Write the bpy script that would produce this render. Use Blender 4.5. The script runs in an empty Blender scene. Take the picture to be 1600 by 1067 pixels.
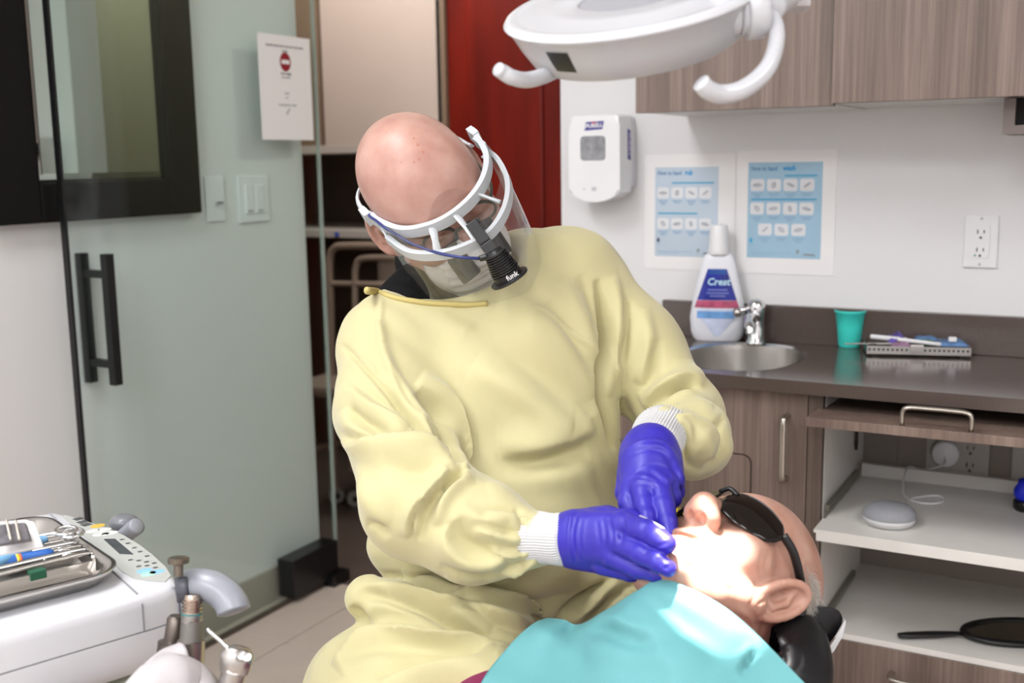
import bpy, bmesh, math, random
import numpy as np
from mathutils import Vector, Matrix
random.seed(7); rng = np.random.default_rng(7)
S = bpy.context.scene
COL = S.collection
PI = math.pi
# ------------------------------------------------------------------ camera
CX, CY, FPX, CAMH = 800.0, 533.5, 1714.3, 1.276
_pitch, _roll, _yaw = 0.16232, -0.016065, 0.506525
_f = np.array([-math.sin(_yaw)*math.cos(_pitch), math.cos(_yaw)*math.cos(_pitch), -math.sin(_pitch)])
_r = np.array([math.cos(_yaw), math.sin(_yaw), 0.0]); _u = np.cross(_r, _f)
CR = math.cos(_roll)*_r + math.sin(_roll)*_u
CU = -math.sin(_roll)*_r + math.cos(_roll)*_u
CF = _f
CAM = np.array([0, 0, CAMH])
cd = bpy.data.cameras.new('camera'); cam = bpy.data.objects.new('camera', cd); COL.objects.link(cam)
cd.sensor_width = 36; cd.sensor_fit = 'HORIZONTAL'; cd.lens = FPX/1600*36
cd.clip_start = .05; cd.clip_end = 50
cd.dof.use_dof = True; cd.dof.focus_distance = 1.5; cd.dof.aperture_fstop = 4.5
cam.matrix_world = Matrix(((CR[0], CU[0], -CF[0], 0), (CR[1], CU[1], -CF[1], 0), (CR[2], CU[2], -CF[2], CAMH), (0, 0, 0, 1)))
S.camera = cam
# ------------------------------------------------------------------ light, exposure
S.view_settings.view_transform = 'Standard'; S.view_settings.look = 'None'
S.view_settings.gamma = 1; S.view_settings.use_curve_mapping = False
S.view_settings.exposure = 0.6
w = bpy.data.worlds.new('world'); S.world = w; w.use_nodes = True
w.node_tree.nodes['Background'].inputs[0].default_value = (.95, .97, 1, 1)
w.node_tree.nodes['Background'].inputs[1].default_value = .35
def area(name, loc, rot, sx, sy, power, col=(.92, .96, 1)):
    l = bpy.data.lights.new(name, 'AREA'); l.shape = 'RECTANGLE'; l.size = sx; l.size_y = sy
    l.energy = power; l.color = col
    o = bpy.data.objects.new(name, l); COL.objects.link(o); o.location = loc; o.rotation_euler = rot
    return o
PANELS = [(-1.35, .3), (-.1, -1.4), (1.2, .6), (1.3, -1.7), (-1.3, -1.7)]  # unseen panels; the rear three are added to emulate ceiling-bounced light
PW = [18, 21, 10, 19, 23]
for i, (x, y) in enumerate(PANELS):
    area('ceiling_panel_light', (x, y, 2.655), (0, 0, 0), .56, 1.16, PW[i])
area('corridor_fill', (-2.35, 2.72, 2.55), (.75, 0, 0), .5, .4, 12, (1, .95, .9))  # unseen lamp added, tilted to brighten the dark cabinet bay
area('corridor_fill', (-.5, 3.0, 2.6), (0, 0, 0), .5, .5, 9, (1, .97, .9))  # second unseen lamp, added to brighten what the wall mirror reflects
S.cycles.max_bounces = 7; S.cycles.diffuse_bounces = 4; S.cycles.glossy_bounces = 3
S.cycles.transmission_bounces = 6; S.cycles.transparent_max_bounces = 14
S.cycles.use_denoising = True; S.cycles.caustics_reflective = False; S.cycles.caustics_refractive = False
S.cycles.sample_clamp_indirect = 6
# ------------------------------------------------------------------ photo geometry helpers
def ray(px, py): return CF + CR*((px-CX)/FPX) - CU*((py-CY)/FPX)
def P(px, py, d): return CAM + ray(px, py)*d
def onY(px, py, Y): r = ray(px, py); return CAM + r*(Y/r[1])
def onX(px, py, X): r = ray(px, py); return CAM + r*(X/r[0])
def onZ(px, py, Z): r = ray(px, py); return CAM + r*((Z-CAMH)/r[2])
# ------------------------------------------------------------------ materials
MATS = {}
def new_mat(name):
    m = bpy.data.materials.new(name); m.use_nodes = True; MATS[name] = m
    nt = m.node_tree
    return m, nt, nt.nodes, nt.links, nt.nodes['Principled BSDF']
def sr(c):  # sRGB hex -> linear
    if isinstance(c, str):
        c = c.lstrip('#'); c = [int(c[i:i+2], 16)/255 for i in (0, 2, 4)]
        c = [x/12.92 if x <= .04045 else ((x+.055)/1.055)**2.4 for x in c]
    return (*c[:3], 1)
def mat(name, col, rough=.5, metal=0, noise=0, nscale=8, bump=0, bscale=60, spec=.5, coat=0, sss=0, stretch=None):
    m, nt, N, L, b = new_mat(name)
    col = sr(col); b.inputs['Base Color'].default_value = col
    b.inputs['Roughness'].default_value = rough; b.inputs['Metallic'].default_value = metal
    b.inputs['Specular IOR Level'].default_value = spec; b.inputs['Coat Weight'].default_value = coat
    tc = N.new('ShaderNodeTexCoord'); mp = N.new('ShaderNodeMapping'); L.new(tc.outputs['Object'], mp.inputs[0])
    if stretch: mp.inputs['Scale'].default_value = stretch
    if noise:
        n = N.new('ShaderNodeTexNoise'); n.inputs['Scale'].default_value = nscale; n.inputs['Detail'].default_value = 4
        L.new(mp.outputs[0], n.inputs['Vector'])
        r = N.new('ShaderNodeValToRGB'); r.color_ramp.elements[0].position = .3; r.color_ramp.elements[1].position = .7
        r.color_ramp.elements[0].color = (*[c*(1-noise) for c in col[:3]], 1)
        r.color_ramp.elements[1].color = (*[min(1, c*(1+noise)) for c in col[:3]], 1)
        L.new(n.outputs['Fac'], r.inputs[0]); L.new(r.outputs[0], b.inputs['Base Color'])
    if bump:
        n2 = N.new('ShaderNodeTexNoise'); n2.inputs['Scale'].default_value = bscale; n2.inputs['Detail'].default_value = 3
        L.new(mp.outputs[0], n2.inputs['Vector'])
        bp = N.new('ShaderNodeBump'); bp.inputs['Strength'].default_value = bump; bp.inputs['Distance'].default_value = .002
        L.new(n2.outputs['Fac'], bp.inputs['Height']); L.new(bp.outputs[0], b.inputs['Normal'])
    if sss:
        b.inputs['Subsurface Weight'].default_value = sss; b.inputs['Subsurface Radius'].default_value = (.012, .005, .003)
        b.inputs['Subsurface Scale'].default_value = 1
    return m
def wood_mat(name, c0, c1, c2, rough=.45, scale=1.0):
    m, nt, N, L, b = new_mat(name)
    tc = N.new('ShaderNodeTexCoord'); mp = N.new('ShaderNodeMapping'); L.new(tc.outputs['Object'], mp.inputs[0])
    mp.inputs['Scale'].default_value = (150*scale, 150*scale, 3.2*scale)
    n = N.new('ShaderNodeTexNoise'); n.inputs['Scale'].default_value = 1; n.inputs['Detail'].default_value = 5; n.inputs['Roughness'].default_value = .65
    L.new(mp.outputs[0], n.inputs['Vector'])
    mp2 = N.new('ShaderNodeMapping'); mp2.inputs['Scale'].default_value = (22*scale, 22*scale, .6*scale); L.new(tc.outputs['Object'], mp2.inputs[0])
    n2 = N.new('ShaderNodeTexNoise'); n2.inputs['Scale'].default_value = 1; n2.inputs['Detail'].default_value = 3; L.new(mp2.outputs[0], n2.inputs['Vector'])
    mx = N.new('ShaderNodeMath'); mx.operation = 'MULTIPLY_ADD'; mx.inputs[1].default_value = .55
    L.new(n.outputs['Fac'], mx.inputs[0])
    m2 = N.new('ShaderNodeMath'); m2.operation = 'MULTIPLY'; m2.inputs[1].default_value = .45; L.new(n2.outputs['Fac'], m2.inputs[0])
    L.new(m2.outputs[0], mx.inputs[2])
    r = N.new('ShaderNodeValToRGB'); e = r.color_ramp.elements
    e[0].position = .36; e[0].color = sr(c0); e[1].position = .66; e[1].color = sr(c2)
    k = e.new(.5); k.color = sr(c1)
    L.new(mx.outputs[0], r.inputs[0]); L.new(r.outputs[0], b.inputs['Base Color'])
    b.inputs['Roughness'].default_value = rough
    bp = N.new('ShaderNodeBump'); bp.inputs['Strength'].default_value = .15; bp.inputs['Distance'].default_value = .001
    L.new(n.outputs['Fac'], bp.inputs['Height']); L.new(bp.outputs[0], b.inputs['Normal'])
    return m
def clear_mat(name, tint, gloss_rough=.02, gloss=1.0, ior=1.45, haze=0, hazecol=(1, 1, 1)):
    m = bpy.data.materials.new(name); m.use_nodes = True; nt = m.node_tree; N = nt.nodes; L = nt.links
    N.remove(N['Principled BSDF']); out = N['Material Output']
    t = N.new('ShaderNodeBsdfTransparent'); t.inputs[0].default_value = sr(tint)
    g = N.new('ShaderNodeBsdfGlossy'); g.inputs['Roughness'].default_value = gloss_rough; g.inputs[0].default_value = (gloss, gloss, gloss, 1)
    fr = N.new('ShaderNodeFresnel'); ge = N.new('ShaderNodeNewGeometry')
    mm = N.new('ShaderNodeMath'); mm.operation = 'MULTIPLY_ADD'; mm.inputs[1].default_value = -2; mm.inputs[2].default_value = 1; L.new(ge.outputs['Backfacing'], mm.inputs[0])
    pw = N.new('ShaderNodeMath'); pw.operation = 'POWER'; pw.inputs[0].default_value = ior; L.new(mm.outputs[0], pw.inputs[1]); L.new(pw.outputs[0], fr.inputs[0])
    mx = N.new('ShaderNodeMixShader'); L.new(fr.outputs[0], mx.inputs[0]); L.new(t.outputs[0], mx.inputs[1]); L.new(g.outputs[0], mx.inputs[2])
    last = mx
    if haze:
        d = N.new('ShaderNodeBsdfDiffuse'); d.inputs[0].default_value = sr(hazecol)
        m3 = N.new('ShaderNodeMixShader'); m3.inputs[0].default_value = haze
        L.new(mx.outputs[0], m3.inputs[1]); L.new(d.outputs[0], m3.inputs[2]); last = m3
    L.new(last.outputs[0], out.inputs[0]); MATS[name] = m
    return m
def glow_mat(name, col, strength):
    m, nt, N, L, b = new_mat(name)
    b.inputs['Base Color'].default_value = sr(col); b.inputs['Emission Color'].default_value = sr(col)
    b.inputs['Emission Strength'].default_value = strength
    return m
M_WALL = mat('wall_paint', '#e3e2e3', .7, bump=.05, bscale=220)
M_WALLL = mat('wall_paint_left', '#dedddd', .7, bump=.05, bscale=220)
M_CEIL = mat('ceiling_paint', '#ecebe8', .8, bump=.1, bscale=150)
M_WOOD = wood_mat('taupe_laminate', '#5e4f47', '#74635a', '#8c7a70')
M_WOODD = wood_mat('taupe_laminate_dark', '#4d4039', '#5f5048', '#74645b')
M_WHITE_LAM = mat('white_laminate', '#dedbd6', .4, noise=.02, nscale=30)
M_COUNTER = mat('taupe_stone', '#564b46', .16, noise=.07, nscale=260, spec=.6)
M_BLACK = mat('black_metal', '#0a0a0b', .38)
M_BLACKP = mat('black_plastic', '#0d0d0f', .32)
M_DARKGAP = mat('dark_recess', '#060505', .8)  # near-black, painted shade for gaps; also caster hubs and a box interior
M_CHROME = mat('chrome', '#d9d9da', .12, 1)
M_STEEL = mat('brushed_steel', '#b9b5b1', .28, 1, bump=.08, bscale=400)
M_NICKEL = mat('satin_nickel', '#b9b2a8', .3, 1)
M_PAPER = mat('paper_white', '#eceaea', .6)
M_PLASTIC = mat('white_plastic', '#e6e6e8', .3)
M_PLASTIC2 = mat('white_glossy_plastic', '#e9e9eb', .16, coat=.3)
M_INK = mat('black_ink', '#26262a', .6)
M_GREYINK = mat('grey_ink', '#8b9197', .7)
M_BEIGE = mat('beige_panel', '#beaea4', .5, noise=.03, nscale=3)
# ------------------------------------------------------------------ mesh helpers
def bm_obj(name, bm, m, parent=None, loc=None, smooth=False, angle=None):
    me = bpy.data.meshes.new(name)
    bmesh.ops.recalc_face_normals(bm, faces=bm.faces)
    root = parent
    off = Vector((0, 0, 0))
    if parent is not None:
        while root.parent: root = root.parent
        off = root.location.copy()
    if loc is not None and parent is None: off = Vector(loc)
    bmesh.ops.translate(bm, verts=bm.verts, vec=-off)
    bm.to_mesh(me); bm.free()
    if isinstance(m, (list, tuple)):
        for k in m: me.materials.append(k)
    elif m: me.materials.append(m)
    o = bpy.data.objects.new(name, me); COL.objects.link(o)
    if parent is not None: o.parent = parent
    elif loc is not None: o.location = loc
    if smooth:
        me.shade_smooth()
        if angle: me.set_sharp_from_angle(angle=math.radians(angle))
    return o
def np_obj(name, V, F, m, parent=None, loc=None, smooth=True):
    me = bpy.data.meshes.new(name)
    V = np.asarray(V, dtype=float)
    off = np.zeros(3)
    if parent is not None:
        r = parent
        while r.parent: r = r.parent
        off = np.array(r.location)
    elif loc is not None: off = np.asarray(loc, dtype=float)
    me.from_pydata((V-off).tolist(), [], F.tolist() if hasattr(F, 'tolist') else F)
    if isinstance(m, (list, tuple)):
        for k in m: me.materials.append(k)
    else: me.materials.append(m)
    o = bpy.data.objects.new(name, me); COL.objects.link(o)
    if parent is not None: o.parent = parent
    elif loc is not None: o.location = loc
    if smooth: me.shade_smooth()
    return o
def thing(name, label, cat, loc, group=None):
    o = bpy.data.objects.new(name, None); COL.objects.link(o); o.location = Vector([float(c) for c in loc]); o.empty_display_size = .05
    o['label'] = label; o['category'] = cat
    if group: o['group'] = group
    return o
def tag(o, label, cat, group=None):
    o['label'] = label; o['category'] = cat
    if group: o['group'] = group
    return o
def struct(o, label=None):
    o['kind'] = 'structure'
    if label: o['label'] = label
    return o
def copy_tree(o, dloc, label=None):
    c = o.copy(); COL.objects.link(c); c.location = o.location + Vector(dloc)
    if label: c['label'] = label
    def rec(src, dst):
        for ch in list(src.children):
            k = ch.copy(); COL.objects.link(k); k.parent = dst; rec(ch, k)
    rec(o, c); return c
def nb(): return bmesh.new()
def box(bm, x0, x1, y0, y1, z0, z1, bev=0, seg=2, M=None):
    r = bmesh.ops.create_cube(bm, size=1)
    vs = r['verts']
    for v in vs:
        v.co = Vector(((x0+x1)/2 + v.co.x*(x1-x0), (y0+y1)/2 + v.co.y*(y1-y0), (z0+z1)/2 + v.co.z*(z1-z0)))
    if bev:
        es = list({e for v in vs for e in v.link_edges})
        rr = bmesh.ops.bevel(bm, geom=es, offset=bev, segments=seg, profile=.7, affect='EDGES', clamp_overlap=True)
        vs = list({v for v in rr['verts']} | {v for v in vs if v.is_valid})
    if M is not None:
        bmesh.ops.transform(bm, matrix=M, verts=vs)
    return vs
def frames(pts):
    pts = [Vector(p) for p in pts]; T = []
    for i in range(len(pts)):
        a = pts[max(0, i-1)]; b = pts[min(len(pts)-1, i+1)]; T.append((b-a).normalized())
    up = Vector((0, 0, 1)) if abs(T[0].z) < .9 else Vector((1, 0, 0))
    n = T[0].cross(up).normalized(); out = []
    for t in T:
        n = (n - t*n.dot(t))
        n = n.normalized() if n.length > 1e-6 else t.orthogonal().normalized()
        out.append((t, n, t.cross(n)))
    return pts, out
def tube(bm, pts, r, n=12, closed=False, sx=1, sy=1):
    pts, fr = frames(pts); rs = r if hasattr(r, '__len__') else [r]*len(pts)
    rings = []
    for p, (t, a, b), q in zip(pts, fr, rs):
        rings.append([bm.verts.new(p + a*(q*sx*math.cos(2*PI*k/n)) + b*(q*sy*math.sin(2*PI*k/n))) for k in range(n)])
    m = len(rings)
    for i in range(m if closed else m-1):
        A, B = rings[i], rings[(i+1) % m]
        for k in range(n): bm.faces.new((A[k], A[(k+1) % n], B[(k+1) % n], B[k]))
    if not closed:
        bm.faces.new(rings[0][::-1]); bm.faces.new(rings[-1])
    return [v for rg in rings for v in rg]
def spline(pts, n=8):
    pts = [np.array(p, dtype=float) for p in pts]; out = []
    Q = [2*pts[0]-pts[1]] + pts + [2*pts[-1]-pts[-2]]
    for i in range(1, len(Q)-2):
        for k in range(n):
            t = k/n; a, b, c, d = Q[i-1], Q[i], Q[i+1], Q[i+2]
            out.append(.5*((2*b) + (c-a)*t + (2*a-5*b+4*c-d)*t*t + (-a+3*b-3*c+d)*t**3))
    out.append(pts[-1]); return out
def lathe(bm, prof, M=None, n=24, a0=0, a1=2*PI, caps=True):
    full = abs(a1-a0-2*PI) < 1e-6; m = n if full else n+1
    rings = []
    for r, z in prof:
        rings.append([bm.verts.new(Vector((r*math.cos(a0+(a1-a0)*k/n), r*math.sin(a0+(a1-a0)*k/n), z))) for k in range(m)])
    for A, B in zip(rings, rings[1:]):
        for k in range(n): bm.faces.new((A[k], A[(k+1) % m], B[(k+1) % m], B[k]))
    if caps and full:
        if prof[0][0] > 1e-5: bm.faces.new(rings[0][::-1])
        if prof[-1][0] > 1e-5: bm.faces.new(rings[-1])
    vs = [v for rg in rings for v in rg]
    bmesh.ops.remove_doubles(bm, verts=vs, dist=1e-6)
    vs = [v for v in vs if v.is_valid]
    if M is not None: bmesh.ops.transform(bm, matrix=M, verts=vs)
    return vs
def prism(bm, poly, d0, d1, M=None, bev=0):
    A = [bm.verts.new(Vector((x, y, d0))) for x, y in poly]; B = [bm.verts.new(Vector((x, y, d1))) for x, y in poly]
    n = len(poly); fs = [bm.faces.new(A[::-1]), bm.faces.new(B)]
    for k in range(n): bm.faces.new((A[k], A[(k+1) % n], B[(k+1) % n], B[k]))
    vs = A+B
    if bev:
        es = [e for f in fs for e in f.edges]
        rr = bmesh.ops.bevel(bm, geom=es, offset=bev, segments=2, profile=.7, affect='EDGES')
        vs = list({v for v in rr['verts']} | {v for v in vs if v.is_valid})
    if M is not None: bmesh.ops.transform(bm, matrix=M, verts=vs)
    return vs
def rrect(w, h, r, n=5, cx=0, cy=0):
    out = []
    for sx, sy, a in ((1, 1, 0), (-1, 1, PI/2), (-1, -1, PI), (1, -1, 1.5*PI)):
        for k in range(n+1):
            t = a + PI/2*k/n
            out.append((cx + sx*(w/2-r) + r*math.cos(t), cy + sy*(h/2-r) + r*math.sin(t)))
    return out
def basis(o, x, y, z):
    x, y, z, o = [np.asarray(v, dtype=float) for v in (x, y, z, o)]
    return Matrix(((x[0], y[0], z[0], o[0]), (x[1], y[1], z[1], o[1]), (x[2], y[2], z[2], o[2]), (0, 0, 0, 1)))
def zto(o, z, xhint=(1, 0, 0)):
    z = np.asarray(z, float); z = z/np.linalg.norm(z); x = np.asarray(xhint, float); x = x - z*(x@z)
    x = x/np.linalg.norm(x); return basis(o, x, np.cross(z, x), z)
def text(name, s, size, M, m, parent, extrude=.0002, shear=0, bold=0, align='CENTER', sx=1):
    cu = bpy.data.curves.new(name, 'FONT'); cu.body = s; cu.size = size; cu.extrude = extrude; cu.shear = shear; cu.offset = bold
    cu.align_x = align; cu.align_y = 'CENTER'; cu.resolution_u = 2
    o = bpy.data.objects.new('_t', cu); COL.objects.link(o)
    bpy.context.view_layer.update()
    me = bpy.data.meshes.new_from_object(o.evaluated_get(bpy.context.evaluated_depsgraph_get()))
    bpy.data.objects.remove(o); bpy.data.curves.remove(cu)
    root = parent
    while root.parent: root = root.parent
    me.transform(Matrix.Translation(-root.location) @ M @ Matrix.Diagonal((sx, 1, 1, 1)))
    me.materials.clear(); me.materials.append(m)
    k = bpy.data.objects.new(name, me); k.data.name = name; COL.objects.link(k); k.parent = parent
    return k
# a flat printed patch: polygon list in (u,v), lifted by d along the surface normal
def patch(bm, poly, M, d=.0004):
    bm.faces.new([bm.verts.new(M @ Vector((x, y, d))) for x, y in poly])
# ================================================================== ROOM
YW = 2.5; XL = -2.14; ZC = 2.7
CZ = .856; CFY = 2.052
XR0 = -1.238     # left end of the back wall (doorway jamb)
def sbox(name, m, *a, bev=0, label=None, parent=None, **k):
    bm = nb(); box(bm, *a, bev=bev, **k); o = bm_obj(name, bm, m, parent)
    if parent is None: struct(o, label)
    return o
sbox('wall_left', M_WALLL, XL-.12, XL, -2.6, 2.59, 0, ZC)
sbox('wall_back', M_WALL, XR0, 2.6, YW, YW+.12, 0, ZC)
sbox('wall_right', M_WALL, 2.6, 2.72, -2.6, YW+.12, 0, ZC)
sbox('wall_rear', M_WALL, XL-.12, 2.72, -2.72, -2.6, 0, ZC)
sbox('ceiling', M_CEIL, XL-.12, 2.72, -2.72, YW+.12, ZC, ZC+.1)
# floor with tiles
M_TILE = mat('beige_tile', '#c3b5a9', .42, noise=.05, nscale=7, bump=.05, bscale=40)
M_GROUT = mat('tile_grout', '#8f7f72', .8)
floor = sbox('floor', M_GROUT, XL-.12, 2.72, -2.72, 2.56, -.08, -.006)
TS = .41; tx0 = -1.91 - TS; ty0 = 2.148 + TS
tile_me = None; rest = nb()
for i in range(-1, 13):
    for j in range(0, 14):
        x0 = tx0 + i*TS; y1 = ty0 - j*TS
        if x0 > 2.6 or y1 - TS < -2.9: continue
        a = (max(x0, XL)+.002, min(x0+TS, 2.6)-.002, max(y1-TS, -2.6)+.002, y1-.002)
        if a[1]-a[0] < .02 or a[3]-a[2] < .02: continue
        if i <= 3 and j <= 4:
            bm = nb(); box(bm, *a, -.006, 0, bev=.0012, seg=1); bm_obj('tile', bm, M_TILE, floor)
        else: box(rest, *a, -.006, 0)
o = bm_obj('tile_field', rest, M_TILE, floor); o['kind'] = 'stuff'
# baseboards
M_BASEB = mat('baseboard_paint', '#a39a8f', .5)
sbox('baseboard_left', M_BASEB, XL, XL+.012, -2.6, 2.585, 0, .1, bev=.003)
sbox('baseboard_back', M_BASEB, XR0, -.97, YW-.012, YW, 0, .1, bev=.003)
# corridor beyond the doorway
M_CFLOOR = mat('corridor_vinyl', '#584c46', .35, noise=.06, nscale=5)
M_CWALL = mat('corridor_paint', '#a8998c', .7)
sbox('floor_corridor', M_CFLOOR, -4.4, .6, 2.56, 4.2, -.08, -.002)
sbox('wall_corridor', M_CWALL, -4.4, .6, 4.0, 4.12, 0, ZC)
sbox('wall_corridor_left', M_CWALL, -4.52, -4.4, 2.6, 4.2, 0, ZC)
sbox('wall_corridor_right', M_CWALL, .6, .72, 2.6, 4.2, 0, ZC)
sbox('ceiling_corridor', M_CEIL, -4.5, .7, YW+.1, 4.2, ZC, ZC+.1)
sbox('wall_corridor_near', M_CWALL, -4.4, XL-.12, 2.47, 2.59, 0, ZC)
# red panelled door at the end of the corridor
M_RED = mat('red_stained_wood', '#641206', .4, noise=.4, nscale=3, stretch=(3, 3, .5), spec=.3)
YD = 3.44
xl = onY(694, 100, YD)[0]; xr = xl + .86
d = nb(); box(d, xl, xr, YD, YD+.035, .01, 2.08, bev=.003)
door = struct(bm_obj('door_2', d, M_RED)); door['label'] = 'red brown stained wooden panelled door at the end of the corridor'
for zz in ((.18, .82), (.98, 1.95)):
    for xx in ((xl+.1, xl+.4), (xl+.47, xr-.1)):
        bm = nb(); box(bm, xx[0], xx[1], YD-.011, YD+.003, zz[0], zz[1], bev=.008); bm_obj('door_panel', bm, M_RED, door)
M_JAMB = mat('jamb_grey_olive', '#8b8276', .5)
sbox('trim_1', M_JAMB, xl-.018, xl-.001, YD-.02, YD+.04, 0, 2.14)
sbox('wall_corridor_front', mat('olive_beige_paint', '#9b9480', .7), xr+.001, .6, YD+.02, YD+.1, 0, ZC)
sbox('wall_corridor_over', M_CWALL, xl-.018, xr+.001, YD+.02, YD+.1, 2.14, ZC)
sbox('trim_2', M_JAMB, xr+.001, xr+.04, YD-.02, YD+.04, 0, 2.14)
# tall beige cabinet block seen through the doorway
YH = 3.42
x0 = onY(503, 100, YH)[0]; x1 = onY(688, 100, YH)[0]
zb = onY(600, 225, YH)[2]; zl = onY(520, 240, YH)[2]; zs = onY(520, 360, YH)[2]
M_BROWNP = mat('brown_cabinet_side', '#7c6856', .5, noise=.05, nscale=4)
M_DARKWOOD = mat('dark_recess_wood', '#66574e', .6)
hutch = thing('corridor_cabinet', 'tall beige cabinet with dark open bay standing in the corridor through the doorway', 'cabinet', (x0, YH, 0))
bm = nb(); box(bm, x0, x1, YH, YH+.02, zb, 2.5, bev=.002); bm_obj('door', bm, M_BEIGE, hutch)
bm = nb(); box(bm, x0-.55, x0-.014, YH+.004, YH+.024, zb, 2.5, bev=.002); bm_obj('side_panel', bm, M_BROWNP, hutch)
bm = nb(); box(bm, x0-.55, x1, YH+.024, 3.99, zb+.002, 2.5); bm_obj('upper_carcass', bm, M_DARKWOOD, hutch)
bm = nb(); box(bm, x0-.55, x1+.0, YH-.005, 3.99, zl, zb, bev=.003); bm_obj('ledge', bm, mat('pale_ledge', '#b7ada5', .5), hutch)
bm = nb(); box(bm, x0-.55, x1, 3.96, 3.99, 0, zl); bm_obj('back_panel', bm, M_DARKWOOD, hutch)
for xx in (x0-.57, x1):
    bm = nb(); box(bm, xx, xx+.02, YH, 3.99, 0, 2.5); bm_obj('upright', bm, M_BROWNP, hutch)
bm = nb(); box(bm, x0-.55, x1, YH, 3.96, zs-.028, zs, bev=.002); bm_obj('shelf', bm, mat('shelf_white', '#b8b1aa', .5), hutch)
q = onY(526, 366, YH)
bm = nb(); box(bm, q[0]-.008, q[0]+.012, YH-.003, YH, q[2]-.008, q[2]+.008); bm_obj('blue_sticker', bm, mat('blue_sticker', '#3a56b8', .5), hutch)
# rolling chair with tubular frame in the corridor
M_TAN = mat('tan_metal', '#9c8b7d', .4, .3)
YC = 3.2
def c(px, py, dy=0): return onY(px, py, YC+dy)
cart = thing('rolling_chair', 'tan tubular framed rolling chair half hidden behind the glass door edge in the corridor', 'chair', (c(556, 700)[0], YC, 0))
bm = nb(); tube(bm, spline([c(519, 640), c(517, 480), c(515, 410), c(522, 388), c(545, 384), c(640, 384)], 5), .014, 8); bm_obj('outer_frame', bm, M_TAN, cart)
bm = nb(); tube(bm, [c(516, 443), c(640, 445)], .011, 8); bm_obj('crossbar', bm, M_TAN, cart)
bm = nb(); tube(bm, spline([c(556, 640), c(555, 450), c(557, 415), c(566, 404), c(600, 402), c(650, 402)], 5), .012, 8); bm_obj('inner_frame', bm, M_TAN, cart)
a = c(600, 470)
bm = nb(); box(bm, a[0]-.04, a[0]+.2, YC+.02, YC+.05, c(600, 600)[2], c(600, 408)[2], bev=.012); bm_obj('backrest', bm, mat('taupe_fabric', '#857569', .8, bump=.2, bscale=200), cart)
b = c(553, 640)
bm = nb(); box(bm, c(505, 640)[0], c(505, 640)[0]+.5, YC-.2, YC+.2, .46, .5, bev=.015); bm_obj('seat', bm, MATS['taupe_fabric'], cart)
bm = nb(); tube(bm, spline([c(497, 702), c(520, 694), c(545, 690), c(600, 690)], 4), .013, 8); bm_obj('base_bar', bm, M_TAN, cart)
bm = nb(); tube(bm, [c(545, 640), c(550, 735)], .013, 8); bm_obj('leg', bm, M_TAN, cart)
k = onZ(556, 772, 0)
bm = nb(); tube(bm, [c(519, 640), (c(519, 640)[0], YC, .05)], .013, 8); bm_obj('leg', bm, M_TAN, cart)
wx, wz = c(553, 752)[0], .03
for xx in (c(519, 640)[0], c(553, 752)[0]):
    bm = nb(); lathe(bm, [(.012, -.012), (.03, -.012), (.032, 0), (.03, .012), (.012, .012)], zto((xx, YC, .032), (.8, -.6, 0)), 18); cw = bm_obj('caster', bm, mat('caster_grey', '#8d8983', .4), cart, smooth=True, angle=40)
    bm = nb(); lathe(bm, [(.0, .0125), (.012, .0125), (.012, .016), (0, .016)], zto((xx, YC, .032), (.8, -.6, 0)), 12); bm_obj('hub', bm, M_DARKGAP, cw)
# ------------------------------------------------------------------ glass door
XG = -2.08
M_GLASS = clear_mat('green_glass', (.955, 1.0, .985), .01, .9, 1.36)
gy0 = onX(76, 40, XG)[1]; gy1 = onX(488, 40, XG)[1]
gd = thing('door_1', 'frameless green tinted sliding glass door slid open in front of the left wall', 'door', (XG, (gy0+gy1)/2, 0)); gd['kind'] = 'structure'
del gd['category']
bm = nb(); box(bm, XG-.005, XG+.005, gy0, gy1, .012, 2.35); bm_obj('glass_pane', bm, M_GLASS, gd)
bm = nb(); box(bm, XG-.008, XG+.008, gy0-.006, gy0+.001, .012, 2.35); bm_obj('edge_seal', bm, M_BLACK, gd)
bm = nb(); box(bm, XG-.0052, XG+.0052, gy1, gy1+.006, .012, 2.35); bm_obj('polished_edge', bm, clear_mat('glass_edge', (.7, .76, .72), .1, .9, 1.5, .5, '#c9cfc8'), gd)
ya = onX(459, 905, XG+.03)[1]; yb = onX(529, 880, XG+.03)[1]
bm = nb(); box(bm, XG-.03, XG+.03, ya, yb, .02, .135, bev=.004); fg = bm_obj('floor_guide', bm, M_BLACKP, gd)
bm = nb(); box(bm, XG-.02, XG+.05, yb-.05, yb+.03, 0.0, .035, bev=.006); bm_obj('guide_foot', bm, M_BLACKP, fg)
bm = nb(); box(bm, XG-.006, XG+.006, gy0, gy1, 0.001, .012); bm_obj('bottom_seal', bm, mat('brown_seal', '#4d443b', .5), gd)
# H handle: a bar on each face of the pane, two standoffs through it
hb = nb(); A = onX(125, 392, XG+.035); B = onX(138.5, 594, XG+.035)
yh = (onX(180.5, 495, XG+.035)[1]+onX(128, 493, XG-.035)[1])/2
zt = (onX(178, 395, XG+.035)[2]); zbm = onX(192, 598, XG+.035)[2]
XF = .042
hd = None
bm = nb(); box(bm, XG+XF-.011, XG+XF+.011, yh-.011, yh+.011, zbm, zt, bev=.002); hd = bm_obj('handle', bm, M_BLACK, gd)
bm = nb(); box(bm, XG-XF-.011, XG-XF+.011, yh-.011, yh+.011, zbm, zt, bev=.002); bm_obj('rear_bar', bm, M_BLACK, hd)
for f in (.155, .84):
    zz = zt + (zbm-zt)*f
    bm = nb(); box(bm, XG-XF, XG+XF, yh-.009, yh+.009, zz-.009, zz+.009, bev=.002); s = bm_obj('standoff', bm, M_BLACK, hd)
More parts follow.
